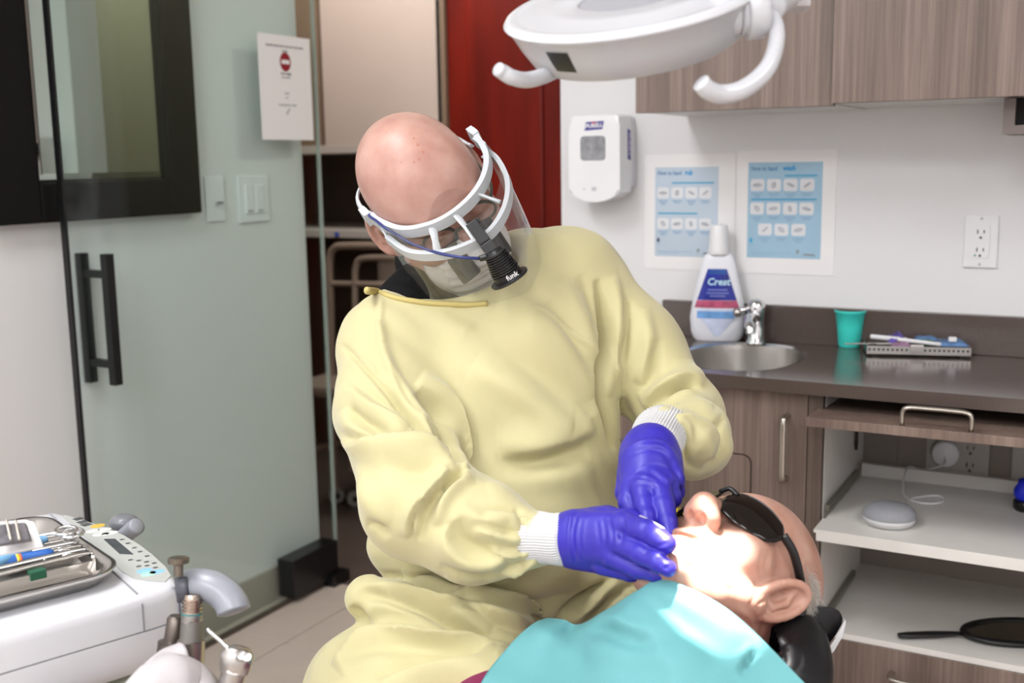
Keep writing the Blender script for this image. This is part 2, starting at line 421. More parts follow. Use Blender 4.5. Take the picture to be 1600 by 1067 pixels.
# no-entry notice taped to the glass
sn = onX(402, 50, XG+.006); sb = onX(410, 218, XG+.006); s2 = onX(483, 58, XG+.006); s3 = onX(490, 218, XG+.006)
ym0 = (sn[1]+sb[1])/2; ym1 = (s2[1]+s3[1])/2; sz1 = sn[2]; sz0 = sb[2]
sign = thing('notice_sign', 'white paper notice with a red no entry disc taped to the glass door', 'sign', (XG, ym0, sz0))
bm = nb(); box(bm, XG+.0055, XG+.0065, ym0, ym1, sz0, sz1); bm_obj('paper', bm, M_PAPER, sign)
MS = basis((XG+.0067, (ym0+ym1)/2, (sz0+sz1)/2), (0, 1, 0), (0, 0, 1), (1, 0, 0))
sh = sz1-sz0; sw = ym1-ym0
bm = nb(); bm.faces.new([bm.verts.new(MS @ Vector((.023*math.cos(t), .25*sh+.026*math.sin(t), 0))) for t in [2*PI*k/28 for k in range(28)]]); rd = bm_obj('red_disc', bm, mat('no_entry_red', '#8e1526', .6), sign)
bm = nb(); patch(bm, [(-.017, .25*sh-.0055), (.017, .25*sh-.0055), (.017, .25*sh+.0055), (-.017, .25*sh+.0055)], MS, .0004); bm_obj('white_bar', bm, M_PAPER, rd)
def tx(s, y, size, **k): return text('lettering', s, size, MS @ Matrix.Translation((k.pop('x', 0), y*sh, .0003)), M_GREYINK if k.pop('grey', 0) else M_INK, sign, **k)
tx('PATIENTS AND STAFF ONLY PAST THIS DOOR', .395, .0075)
tx('PLEASE', .35, .0075); tx('STOP HERE', .135, .009); tx('NO ENTRY', .1, .0075, grey=1); tx('Thank', -.05, .008, grey=1); tx('you', -.09, .008, grey=1); tx('YOUR DENTAL TEAM', -.165, .008, grey=1)
bm = nb(); tube(bm, [MS @ Vector(v) for v in ((-.006, -.25*sh, .0005), (-.002, -.24*sh, .0005), (.001, -.22*sh, .0005), (.007, -.2*sh, .0005))], .0018, 6); bm_obj('pen_mark', bm, M_GREYINK, sign)
# ------------------------------------------------------------------ mirror on the left wall
XM = XL+.02
ye = (onX(313.9, 332.4, XL+.03)[1]); zm0 = onX(313.9, 332.4, XL+.03)[2]
yi = onX(259.9, 280, XM)[1]; zi = onX(259.9, 280, XM)[2]; y2 = onX(56, 287, XM)[1]
fw = ye - yi; y3 = y2 - .135
mir = thing('wall_mirror', 'tall mirror in a wide black frame on the left wall', 'mirror', (XL, ye, zm0))
ZT = 2.1
MF = mat('black_frame', '#070605', .55, spec=.25)
def fr(name, y0, y1, z0, z1):
    bm = nb(); box(bm, XL+.001, XL+.036, y0, y1, z0, z1, bev=.006); return bm_obj(name, bm, MF, mir)
fr('frame_side', yi, ye, zm0, ZT); fr('frame_side', y3, y2, zm0, ZT); fr('frame_rail', y2-.001, yi+.001, zm0, zi); fr('frame_rail', y2-.001, yi+.001, ZT-.13, ZT)
bm = nb(); bv = .02
def mq(pts): bm.faces.new([bm.verts.new(Vector(p)) for p in pts])
Zt = ZT-.13
o4 = [(y2, zi), (yi, zi), (yi, Zt), (y2, Zt)]; i4 = [(y2+bv, zi+bv), (yi-bv, zi+bv), (yi-bv, Zt-bv), (y2+bv, Zt-bv)]
for k in range(4):
    a, b2 = o4[k], o4[(k+1) % 4]; c2, d2 = i4[(k+1) % 4], i4[k]
    mq([(XM-.004, *a), (XM-.004, *b2), (XM, *c2), (XM, *d2)])
mq([(XM, *p) for p in i4])
bm_obj('mirror_glass', bm, mat('mirror_silver', '#b9bbb4', .01, 1), mir)
# ------------------------------------------------------------------ switches on the left wall
def plate(name, label, cat, px0, py0, px1, py1, rock):
    a = onX(px0, py0, XL+.004); b = onX(px1, py1, XL+.004)
    y0, y1 = a[1], b[1]; z1, z0 = a[2], b[2]
    t = thing(name, label, cat, (XL, (y0+y1)/2, z0))
    bm = nb(); box(bm, XL+.0005, XL+.007, y0, y1, z0, z1, bev=.003); bm_obj('plate', bm, M_PLASTIC, t)
    return t, y0, y1, z0, z1
t, y0, y1, z0, z1 = plate('light_switch', 'white double rocker light switch plate below the notice', 'switch', 370, 275, 421, 345, 2)
for k in range(2):
    ym = y0 + (y1-y0)*(.33+.34*k)
    bm = nb(); box(bm, XL+.006, XL+.011, ym-.016, ym+.016, z0+.025, z1-.025, bev=.002); bm_obj('rocker', bm, M_PLASTIC, t)
    bm = nb(); box(bm, XL+.0105, XL+.0118, ym-.010, ym+.010, z0+.030, z0+.034); bm_obj('indicator', bm, M_GREYINK, t)
t, y0, y1, z0, z1 = plate('dimmer_switch', 'pale dimmer switch plate with a small toggle beside the mirror frame', 'switch', 319, 276, 352, 345, 1)
bm = nb(); lathe(bm, [(.018, 0), (.017, .008), (.0, .009)], zto((XL+.006, (y0+y1)/2+.003, (z0+z1)/2), (1, 0, 0)), 20); bm_obj('knob', bm, mat('pale_grey_plastic', '#c9c9cb', .4), t, smooth=True, angle=40)
bm = nb(); box(bm, XL+.012, XL+.024, (y0+y1)/2-.002, (y0+y1)/2+.012, (z0+z1)/2-.013, (z0+z1)/2-.007, bev=.001); bm_obj('toggle', bm, mat('grey_toggle', '#77797c', .4), t)
# ================================================================== CABINETS, COUNTER
XC0 = onY(1034.5, 500, YW-.02)[0]; XC1 = 1.1
# ceiling light fixtures, the rear ones added for bounce light
M_PANEL = glow_mat('light_diffuser', '#fff6ee', 2.2)
for i, (x, y) in enumerate(PANELS):
    t = thing('ceiling_light', 'flat white ceiling light panel, ' + ['over the left wall and glass door', 'just behind the camera, added for ceiling bounce light', 'over the cabinets to the right', 'far behind the camera to the right, added for ceiling bounce light', 'far behind the camera by the left wall, added for ceiling bounce light'][i], 'light', (x, y, ZC-.03), 'ceiling light panels')
    bm = nb(); box(bm, x-.32, x+.32, y-.62, y+.62, ZC-.02, ZC); bm_obj('frame', bm, M_PLASTIC, t)
    bm = nb(); box(bm, x-.3, x+.3, y-.6, y+.6, ZC-.026, ZC-.019); bm_obj('diffuser', bm, M_PANEL, t)
# countertop with sink cut-out
ct = thing('countertop', 'dark taupe stone countertop with low backsplash over the base cabinets', 'countertop', (XC0, CFY, .83))
SX0 = onZ(1040, 560, CZ)[0]; SX1 = onZ(1272, 549, CZ)[0]
a = onZ(1180, 536, CZ)[1]; b = onZ(1150, 585, CZ)[1]
SXC = (SX0+SX1)/2; SYC = (a+CFY+.045)/2; SRX = (SX1-SX0)/2; SRY = (a-CFY-.045)/2
def ellpt(t, k=1.0, e=2.6):
    ct_, st_ = math.cos(t), math.sin(t)
    return (SXC + k*SRX*math.copysign(abs(ct_)**(2/e), ct_), SYC + k*SRY*math.copysign(abs(st_)**(2/e), st_))
NS = 40
bm = nb()
inner = [ellpt(2*PI*k/NS) for k in range(NS)]
def outer(t):
    ct_, st_ = math.cos(t), math.sin(t); X0, X1, Y0, Y1 = XC0-SXC, SX1+.08-SXC, CFY-SYC, YW-SYC
    s = min([v for v in ((X1/ct_ if ct_ > 1e-9 else 9), (X0/ct_ if ct_ < -1e-9 else 9), (Y1/st_ if st_ > 1e-9 else 9), (Y0/st_ if st_ < -1e-9 else 9))])
    return (SXC+s*ct_, SYC+s*st_)
angs = sorted([2*PI*k/NS for k in range(NS)] + [math.atan2(yy, xx) % (2*PI) for xx in (XC0-SXC, SX1+.08-SXC) for yy in (CFY-SYC, YW-SYC)])
it = [bm.verts.new((*ellpt(t), CZ)) for t in angs]; ib = [bm.verts.new((*ellpt(t), CZ-.025)) for t in angs]
ot = [bm.verts.new((*outer(t), CZ)) for t in angs]; ob = [bm.verts.new((*outer(t), CZ-.025)) for t in angs]
n = len(angs)
for k in range(n):
    j = (k+1) % n
    bm.faces.new((it[k], it[j], ot[j], ot[k])); bm.faces.new((ib[j], ib[k], ob[k], ob[j])); bm.faces.new((it[j], it[k], ib[k], ib[j])); bm.faces.new((ot[k], ot[j], ob[j], ob[k]))
box(bm, SX1+.08, XC1, CFY, YW, CZ-.025, CZ)
bm_obj('slab', bm, M_COUNTER, ct)
bm = nb(); box(bm, XC0, XC1, YW-.02, YW, CZ, onY(1034.5, 468.5, YW-.02)[2], bev=.002); bm_obj('backsplash', bm, M_COUNTER, ct)
# sink
sink = thing('sink_basin', 'oval brushed steel sink set under the countertop', 'sink', (SXC, SYC, CZ-.16))
bm = nb(); rings = []
for k, z in ((1.0, -.003), (.985, -.02), (.95, -.09), (.86, -.14), (.6, -.155), (.12, -.16)):
    rings.append([bm.verts.new((*ellpt(2*PI*q/48, k), CZ+z)) for q in range(48)])
for A, B in zip(rings, rings[1:]):
    for q in range(48): bm.faces.new((A[q], A[(q+1) % 48], B[(q+1) % 48], B[q]))
bm.faces.new(rings[-1]); bm_obj('bowl', bm, M_STEEL, sink, smooth=True)
bm = nb(); R1 = [bm.verts.new((*ellpt(2*PI*q/48, 1.0), CZ+.0005)) for q in range(48)]; R2 = [bm.verts.new((*ellpt(2*PI*q/48, .965), CZ-.004)) for q in range(48)]
for q in range(48): bm.faces.new((R1[q], R1[(q+1) % 48], R2[(q+1) % 48], R2[q]))
bm_obj('rim', bm, M_CHROME, sink, smooth=True)
bm = nb(); lathe(bm, [(.022, 0), (.022, .004), (.006, .002)], Matrix.Translation((SXC, SYC, CZ-.16)), 20); bm_obj('drain', bm, M_CHROME, sink)
# ------------------------------------------------------------------ wall cabinets
YU1, YU2 = 2.19, 2.165
ux0 = onY(993, 100, YU1)[0]; ux1 = onY(1301, 100, YU2)[0]
uz1 = onY(993, 177, YU1)[2]; uz2 = onY(1301, 161.5, YU2)[2]
def wall_cab(name, label, x0, x1, yf, z0):
    t = thing(name, label, 'cabinet', ((x0+x1)/2, YW, z0))
    bm = nb(); box(bm, x0+.001, x1-.001, yf+.021, YW-.001, z0+.002, 2.3); bm_obj('carcass', bm, M_WHITE_LAM, t)
    bm = nb(); box(bm, x0, x1, yf, yf+.02, z0, 2.3, bev=.0015); d = bm_obj('door', bm, M_WOOD, t)
    return t
wall_cab('wall_cabinet', 'taupe wood grain wall cabinet above the hand wash posters, left of the two', ux0, ux1-.002, YU1, uz1)
wall_cab('wall_cabinet', 'taupe wood grain wall cabinet above the wall outlet, right of the two', ux1, 1.1, YU2, uz2)
# box under the right cabinet
q0 = onY(1566, 210, YU2+.06); q1 = onY(1585, 199, YU2+.06)
dz1 = uz2
t = thing('under_cabinet_box', 'grey mauve open box with black interior fixed under the right wall cabinet', 'box', (q0[0], YU2+.06, q0[2]))
MGM = mat('grey_mauve', '#6f6461', .5)
x0, z0, wx = q0[0], q0[2], .32; yb0, yb1 = YU2+.06, YU2+.26; th = q1[0]-q0[0]
bm = nb(); box(bm, x0, x0+th, yb0, yb1, z0, dz1); bm_obj('side', bm, MGM, t)
bm = nb(); box(bm, x0+wx-th, x0+wx, yb0, yb1, z0, dz1); bm_obj('side', bm, MGM, t)
bm = nb(); box(bm, x0+th, x0+wx-th, yb0, yb1, z0, z0+.016); bm_obj('bottom', bm, MGM, t)
bm = nb(); box(bm, x0+th, x0+wx-th, yb0+.02, yb1, z0+.016, dz1); bm_obj('inner_block', bm, M_DARKGAP, t)
# ------------------------------------------------------------------ base cabinet with trash flap
YB = 2.075
bx1 = onY(1262, 640, YB)[0]; bx0 = XC0+.005
base = thing('base_cabinet', 'taupe wood base cabinet with a cut out waste flap under the sink', 'cabinet', ((bx0+bx1)/2, YB, 0))
bm = nb(); box(bm, bx0, bx1-.001, YB+.02, YW-.002, .1, CZ-.18); bm_obj('carcass', bm, M_WOODD, base)
bm = nb(); box(bm, bx0+.02, bx1-.002, YB+.06, YW-.01, 0, .1); bm_obj('plinth', bm, M_BLACKP, base)
fx1 = onY(1172, 740, YB)[0]; fz1 = onY(1140, 709, YB)[2]; fx0 = fx1-.3; fz0 = fz1-.32
# door with a rounded hole for the flap: ring of quads
bm = nb(); dz0, dz1 = .11, CZ-.03
hole = rrect(fx1-fx0+.006, fz1-fz0+.006, .018, 5, (fx0+fx1)/2, (fz0+fz1)/2)
cxh, czh = (fx0+fx1)/2, (fz0+fz1)/2
hole.sort(key=lambda p: math.atan2(p[1]-czh, p[0]-cxh))
def outb(p):
    dx, dz = p[0]-cxh, p[1]-czh
    s = min(((bx1-cxh)/dx if dx > 1e-9 else 1e9), ((bx0-cxh)/dx if dx < -1e-9 else 1e9), ((dz1-czh)/dz if dz > 1e-9 else 1e9), ((dz0-czh)/dz if dz < -1e-9 else 1e9))
    return (cxh+s*dx, czh+s*dz)
pairs = [(p, outb(p)) for p in hole]
for cx_, cz_ in ((bx0, dz0), (bx1, dz0), (bx1, dz1), (bx0, dz1)):
    ang = math.atan2(cz_-czh, cx_-cxh)
    near = min(hole, key=lambda p: abs(math.atan2(p[1]-czh, p[0]-cxh)-ang))
    pairs.append((near, (cx_, cz_)))
pairs.sort(key=lambda pr: math.atan2(pr[1][1]-czh, pr[1][0]-cxh))
for yy in (YB, YB+.019):
    I = [bm.verts.new((p[0], yy, p[1])) for p, _ in pairs]; O = [bm.verts.new((p[0], yy, p[1])) for _, p in pairs]
    for k in range(len(I)):
        j = (k+1) % len(I); bm.faces.new((I[k], I[j], O[j], O[k]))
    if yy == YB: F0 = (I, O)
    else:
        for L1, L2 in zip(F0, (I, O)):
            for k in range(len(I)):
                j = (k+1) % len(I); bm.faces.new((L1[k], L1[j], L2[j], L2[k]))
bmesh.ops.remove_doubles(bm, verts=bm.verts, dist=1e-5)
dr = bm_obj('door', bm, M_WOOD, base)
bm = nb(); prism(bm, [(x, z) for x, z in rrect(fx1-fx0, fz1-fz0, .017, 5, cxh, czh)], -YB-.019, -YB-.002, Matrix(((1, 0, 0, 0), (0, 0, -1, 0), (0, 1, 0, 0), (0, 0, 0, 1)))); bm_obj('waste_flap', bm, M_WOOD, base)
bm = nb(); box(bm, fx0-.01, fx1+.01, YB+.0185, YB+.0195, fz0-.01, fz1+.01); bm_obj('flap_gap_shade', bm, M_DARKGAP, base)  # near-black sheet standing in for the shade in the flap seam
def bar_handle(parent, p0, p1, out, r=.005, std=.03):
    p0, p1, out = np.array(p0), np.array(p1), np.array(out, float)
    ax = (p1-p0)/np.linalg.norm(p1-p0)
    bm = nb()
    tube(bm, spline([p0, p0+out*std*.75, p0+out*std+ax*.008, p0+out*std*1.05+ax*.03, p1+out*std*1.05-ax*.03, p1+out*std-ax*.008, p1+out*std*.75, p1], 4), r, 10, sx=1.2, sy=.9)
    return bm_obj('handle', bm, M_NICKEL, parent, smooth=True)
h0 = onY(1226, 652, YB-.02); h1 = onY(1226, 750, YB-.02)
bar_handle(dr, (h0[0], YB, h0[2]), (h0[0], YB, h1[2]), (0, -1, 0))
q = onY(1062, 803, YB-.02)
bm = nb(); box(bm, q[0]-.05, q[0]+.012, YB-.004, YB-.0005, q[2]-.03, q[2]+.005); bm_obj('yellow_label', bm, mat('yellow_label', '#e7cf2a', .6), base)
# ------------------------------------------------------------------ open appliance cabinet
ox0 = bx1+.002; ox1 = 1.09
XP = onY(1285, 700, YB)[0]     # inner face of the left side panel
oc = thing('open_cabinet', 'open base cabinet with raised flap, white pull out shelf and lower drawer', 'cabinet', ((ox0+ox1)/2, YB, 0))
ZF = onY(1311, 990, YB)[2]     # cabinet floor level
bm = nb(); box(bm, ox0, XP-.001, YB, YB+.02, ZF, CZ-.03); bm_obj('front_stile', bm, M_WOODD, oc)
bm = nb(); box(bm, ox0, XP, YB+.02, YW-.003, .1, CZ-.03); bm_obj('side_panel', bm, M_WHITE_LAM, oc)
bm = nb(); box(bm, ox1-.02, ox1, YB, YW-.003, .1, CZ-.03); bm_obj('side_panel', bm, M_WHITE_LAM, oc)
bm = nb(); box(bm, XP, ox1-.02, YB+.005, YW-.003, ZF-.018, ZF, bev=.001); bm_obj('bottom_panel', bm, M_WHITE_LAM, oc)
bm = nb(); box(bm, XP, ox1-.02, YW-.02, YW-.004, .1, CZ-.03); bm_obj('back_panel', bm, mat('dark_backboard', '#8a8079', .6), oc)
bm = nb(); box(bm, ox0+.02, ox1-.02, YB+.06, YW-.01, 0, .1); bm_obj('plinth', bm, M_BLACKP, oc)
# pull-out shelf and its upstand
YS = 2.0
sx0 = onY(1271, 830, YS)[0]; zs1 = onY(1272, 827, YS)[2]; zs0 = onY(1274, 844.5, YS)[2]
bm = nb(); box(bm, XP+.01, ox1-.03, YS, YW-.09, zs0, zs1, bev=.001); sh_ = bm_obj('pull_out_shelf', bm, M_WHITE_LAM, oc)
bm = nb(); box(bm, sx0, XP+.012, YS, YB-.002, zs1-.006, zs1, bev=.001); bm_obj('shelf_lip', bm, M_WHITE_LAM, sh_)
u0 = onY(1346, 724, YW-.1)
bm = nb(); box(bm, XP+.012, ox1-.03, YW-.10, YW-.085, zs1, u0[2], bev=.001); bm_obj('shelf_upstand', bm, M_WHITE_LAM, oc)
for zz in (zs1+.004, ZF+.004):
    bm = nb(); box(bm, XP+.0005, XP+.0095, YB+.03, YW-.11, zz, zz+.012, bev=.001); bm_obj('drawer_slide', bm, mat('slide_metal', '#8f8a80', .4, .7), oc)
bm = nb(); prism(bm, [(0, 0), (.006, -.004), (.009, -.03), (.003, -.045), (-.003, -.03)], 0, .006, basis((XP+.001, YW-.13, onY(1350, 673, YW-.13)[2]), (0, 1, 0), (0, 0, 1), (1, 0, 0))); bm_obj('hinge_bracket', bm, mat('dark_brown_plastic', '#2a1a14', .5), oc)
# raised flap door, lying level under the counter
fy0 = 1.985
fl = onY(1260, 652, fy0); fz1_, fz0_ = fl[2], onY(1260, 666, fy0)[2]
MFL = Matrix.Translation((0, fy0, fz1_)) @ Matrix.Rotation(math.radians(-1.5), 4, 'X') @ Matrix.Translation((0, -fy0, -fz1_))
bm = nb(); box(bm, fl[0], ox1, fy0, fy0+.33, fz0_, fz1_, bev=.001, M=MFL); flap = bm_obj('flap_door', bm, wood_mat('taupe_laminate_cross', '#6a5850', '#7a675d', '#8d7a6f'), oc)
ha = onZ(1410, 672, fz1_); hb_ = onZ(1520, 672, fz1_)
ha = onY(1412, 665, fy0+.03); hb_ = onY(1519, 674, fy0+.03)
bar_handle(flap, (ha[0], fy0+.012, fz1_), (hb_[0], fy0+.012, fz1_), (0, 0, 1), .0045, .032)
bm = nb(); box(bm, XP, ox1-.02, YB+.35, YB+.36, fz1_+.0, CZ-.026); bm_obj('flap_pocket_shade', bm, M_DARKGAP, oc)  # near-black sheet painted as the shade deep above the raised flap
# drawer below
zd1 = onY(1311, 999, YB-.0)[2]
bm = nb(); box(bm, ox0+.001, ox1, YB-.0, YB+.019, .11, zd1, bev=.0015); dw = bm_obj('drawer', bm, M_WOOD, oc)
bm = nb(); box(bm, ox0+.003, ox1-.003, YB+.004, YB+.02, zd1, ZF-.018); bm_obj('drawer_gap_shade', bm, M_DARKGAP, oc)  # near-black strip for the shade between drawer and cabinet floor
g0 = onY(1391, 1058, YB-.02); 
bar_handle(dw, (g0[0], YB, g0[2]), (g0[0]+.115, YB, g0[2]), (0, -1, 0))
# ------------------------------------------------------------------ outlets in the cabinet and on the wall
def receptacle(parent, cx, cz, y, s=1.0, bottom_green=False, face=True):
    if face:
        bm = nb(); prism(bm, rrect(.035*s, .068*s, .003, 3, cx, cz), -y, -y+.004, Matrix(((1, 0, 0, 0), (0, 0, -1, 0), (0, 1, 0, 0), (0, 0, 0, 1)))); 
        f = bm_obj('face', bm, M_PLASTIC, parent)
    for k in (1, -1):
        zc = cz + k*.019*s
        for dx, hh in ((-.0062, .0085), (.0062, .007)):
            bm = nb(); box(bm, cx+dx*s-.0011, cx+dx*s+.0011, y-.0046, y-.003, zc+.002-hh/2*s, zc+.002+hh/2*s); bm_obj('slot', bm, M_INK, parent)
        bm = nb(); lathe(bm, [(.0026*s, 0), (.0026*s, .0016), (0, .0016)], zto((cx, y-.003, zc-.0105*s), (0, -1, 0)), 12); bm_obj('ground_hole', bm, M_INK, parent)
    if bottom_green:
        bm = nb(); lathe(bm, [(.0022, 0), (.0022, .0016), (0, .0016)], zto((cx-.0095*s, y-.003, cz-.029*s), (0, -1, 0)), 12); bm_obj('indicator', bm, mat('green_led', '#2f8c6a', .4), parent)
pa = onY(1508, 336, YW-.004); pb = onY(1557, 419, YW-.004)
wo = thing('wall_outlet', 'white duplex wall outlet above the counter on the right', 'outlet', ((pa[0]+pb[0])/2, YW, pb[2]))
bm = nb(); box(bm, pa[0], pb[0], YW-.006, YW-.0003, pb[2], pa[2], bev=.0025); bm_obj('plate', bm, M_PLASTIC, wo)
oxc, ozc = (pa[0]+pb[0])/2, (pa[2]+pb[2])/2
receptacle(wo, oxc, ozc, YW-.0045, 1.0, True)
for k in (1, -1):
    bm = nb(); lathe(bm, [(.0028, 0), (.0028, .0012), (0, .0014)], zto((oxc, YW-.0055, ozc+k*.048), (0, -1, 0)), 10); bm_obj('screw', bm, mat('screw_grey', '#b4b4b6', .4), wo)
yo = YW-.021
MGO = mat('dim_grey_plastic', '#b3aea8', .5)
pa = onY(1449, 682, yo); pb = onY(1545, 738, yo)
od = thing('double_outlet', 'grey two gang outlet plate on the cabinet back board', 'outlet', ((pa[0]+pb[0])/2, yo, pb[2]))
bm = nb(); box(bm, pa[0], pb[0], yo-.005, yo+.0005, pb[2]-.01, pa[2]+.015, bev=.002); bm_obj('plate', bm, MGO, od)
rx = onY(1517, 705, yo)
receptacle(od, rx[0], rx[2]-.012, yo-.0035, 1.0, False, False)
ad = onY(1478, 708, yo-.02)
pt = thing('power_adapter', 'round white plug adapter in the outlet inside the open cabinet', 'adapter', (ad[0], yo, ad[2]-.03))
bm = nb(); lathe(bm, [(.0, -.0005), (.026, -.0005), (.028, .003), (.028, .024), (.025, .027), (0, .0275)], zto((ad[0], yo-.005, ad[2]), (0, -1, 0)), 28); bm_obj('body', bm, M_PLASTIC, pt, smooth=True, angle=50)
for k, (ppx0, ppx1) in enumerate(((1351, 1401), (1404, 1446), (1549, 1585))):
    a_ = onY(ppx0, 690, yo); b_ = onY(ppx1, 745, yo)
    bm = nb(); box(bm, a_[0], b_[0], yo-.003, yo, b_[2]-.02, a_[2]+.03, bev=.001); bm_obj('wall_panel', bm, MATS['dark_backboard'], oc)
a_ = onY(1583, 690, yo)
wp = thing('blank_outlet_plate', 'blank grey cover plate at the right of the cabinet back board', 'plate', (a_[0]+.035, yo, a_[2]-.06))
bm = nb(); box(bm, a_[0], a_[0]+.07, yo-.006, yo-.0002, onY(1583, 745, yo)[2]-.01, a_[2]+.02, bev=.002); bm_obj('plate', bm, MGO, wp)
for k in (.2, .8):
    bm = nb(); lathe(bm, [(.003, 0), (.003, .001), (0, .0012)], zto((a_[0]+.035, yo-.006, onY(1583, 745, yo)[2]+.09*k), (0, -1, 0)), 10); bm_obj('screw', bm, MATS['screw_grey'], wp)
# smart speaker puck on the shelf
sp = onZ(1389, 818, zs1)
spk = thing('smart_speaker', 'small round grey fabric smart speaker on the white pull out shelf', 'speaker', sp)
MFAB = mat('grey_speaker_fabric', '#94959a', .9, noise=.12, nscale=700, bump=.4, bscale=900)
R_ = .049
bm = nb(); lathe(bm, [(.036, .0), (.043, .002), (.0475, .010), (.049, .016)], Matrix.Translation(sp), 40); bm_obj('base', bm, mat('pale_speaker_base', '#cfcfd0', .5), spk, smooth=True)
bm = nb(); lathe(bm, [(.049, .016), (.0488, .021), (.046, .028), (.038, .0345), (.024, .0385), (0, .040)], Matrix.Translation(sp), 40, caps=False); bm_obj('fabric_top', bm, MFAB, spk, smooth=True)
cpts = [(1405, 792), (1420, 782), (1440, 776), (1462, 774), (1473, 777), (1474, 783), (1455, 787), (1430, 783), (1412, 770), (1402, 752), (1397, 730)]
bm = nb(); pts = [onZ(x, y, zs1+.003) if k < 9 else None for k, (x, y) in enumerate(cpts)]
pts[0] = np.array([sp[0]+.028, sp[1]+.034, zs1+.01])
pts = [p for p in pts if p is not None]
pts += [np.array([pts[-1][0]-.01, YW-.105, u0[2]+.003]), np.array([pts[-1][0]+.02, YW-.08, u0[2]-.004]), np.array([ad[0], yo-.04, ad[2]-.02]), np.array([ad[0], yo-.031, ad[2]-.004])]
tube(bm, spline(pts, 6), .0019, 8); bm_obj('cable', bm, M_PLASTIC, spk, smooth=True)
# hand mirror on the cabinet floor
hm = onZ(1560, 993, ZF)
hmir = thing('hand_mirror', 'black framed oval hand mirror lying on the cabinet floor', 'mirror', hm)
hp = onZ(1404, 997, ZF); hj = onZ(1502, 994, ZF)
mc = onZ(1588, 993, ZF)
ax = (hj-hp); ax = ax/np.linalg.norm(ax); ay = np.array([-ax[1], ax[0], 0])
RX = np.linalg.norm(mc-hj)+.002; RY = .062
MH = basis(mc + np.array([0, 0, .002]), ax, ay, (0, 0, 1))
bm = nb(); n = 40
tor = [[bm.verts.new(MH @ Vector(((RX-.008)*math.cos(t)+.009*math.cos(t)*math.cos(u), (RY-.008)*math.sin(t)+.009*math.sin(t)*math.cos(u), .006+.006*math.sin(u)))) for u in [2*PI*k/10 for k in range(10)]] for t in [2*PI*k/n for k in range(n)]]
for i in range(n):
    for k in range(10): bm.faces.new((tor[i][k], tor[(i+1) % n][k], tor[(i+1) % n][(k+1) % 10], tor[i][(k+1) % 10]))
bm_obj('frame', bm, M_BLACKP, hmir, smooth=True)
bm = nb(); lathe(bm, [(0, .004), (1, .004), (1, .007), (0, .007)], MH @ Matrix.Diagonal((RX-.008, RY-.008, 1, 1)), 40); bm_obj('mirror_glass', bm, mat('dim_mirror', '#8f8d80', .06, 1), hmir)
L_ = np.linalg.norm(hj-hp)
bm = nb(); tube(bm, [MH @ Vector((-RX+.004, 0, .006)), MH @ Vector((-RX-.02, 0, .006)), MH @ Vector((-RX-L_*.5, 0, .006)), MH @ Vector((-RX-L_*.85, 0, .006)), MH @ Vector((-RX-L_, 0, .006))], [.006, .008, .0105, .010, .0075], 12, sx=1, sy=.55); bm_obj('handle', bm, M_BLACKP, hmir, smooth=True)
# blue and black object at the right edge of the shelf
bb = onZ(1603, 797, zs1)
t = thing('blue_bottle', 'bright blue rounded bottle with black base at the right end of the shelf', 'bottle', bb)
bm = nb(); lathe(bm, [(.02, 0), (.024, .004), (.024, .018), (.02, .022)], Matrix.Translation(bb), 24); bm_obj('base', bm, M_BLACKP, t, smooth=True, angle=50)
bm = nb(); lathe(bm, [(.018, .02), (.024, .03), (.024, .042), (.018, .052), (.016, .062), (.0, .066)], Matrix.Translation(bb), 24); bm_obj('body', bm, mat('royal_blue_plastic', '#1b2bd0', .3), t, smooth=True)
# ================================================================== WALL ITEMS
MW = lambda o: basis(o, (1, 0, 0), (0, 0, 1), (0, -1, 0))   # u right, v up, w out of the back wall
# soap dispenser
best = min(np.arange(.05, .16, .002), key=lambda d: abs((lambda q: FPX*(q@CR)/(q@CF)+CX)(np.array([onY(968, 250, YW-d)[0], YW, onY(968, 250, YW-d)[2]])-CAM) - 994))
DD = float(best); yd = YW-DD
l = onY(889, 250, yd)[0]; r = onY(968, 250, yd)[0]; tz = onY(930, 179, yd)[2]; bz = onY(930, 316, yd)[2]
disp = thing('hand_sanitizer_dispenser', 'white wall mounted hand sanitizer dispenser with a grey window', 'dispenser', ((l+r)/2, YW, bz))
wd, hd_ = r-l, tz-bz
cxd, czd = (l+r)/2, (tz+bz)/2
def arcbottom(w_, h_, dip, n=10):
    pts = [(w_/2-.012, h_/2), (w_/2-.003, h_/2-.006), (w_/2, h_/2-.03), (w_/2+.001, -h_/2+dip+.01)]
    for k in range(n+1):
        t = 1-2*k/n; pts.append((t*(w_/2), -h_/2+dip*t*t))
    pts += [(-w_/2-.001, -h_/2+dip+.01), (-w_/2, h_/2-.03), (-w_/2+.003, h_/2-.006), (-w_/2+.012, h_/2)]
    return pts
bm = nb(); prism(bm, arcbottom(wd, hd_, .022), .03, DD, MW((cxd, YW, czd)), bev=.008); bm_obj('front_cover', bm, M_PLASTIC2, disp, smooth=True, angle=35)
bm = nb(); prism(bm, arcbottom(wd*.985, hd_*.97, .03), 0.001, .031, MW((cxd, YW, czd+.002)), bev=.002); bm_obj('back_housing', bm, mat('pale_lilac_plastic', '#d5d4da', .35), disp, smooth=True, angle=35)
MD = MW((cxd, yd-.0002, czd))
wpts = [(-.026, .0), (.026, .0), (.0275, .012)] 
bm = nb(); prism(bm, rrect(wd*.49, hd_*.28, .009, 5), -.002, .0012, MW((cxd-wd*.02, yd, czd+hd_*.12))); bm_obj('window', bm, mat('grey_window', '#8f9094', .25, noise=.25, nscale=60), disp)
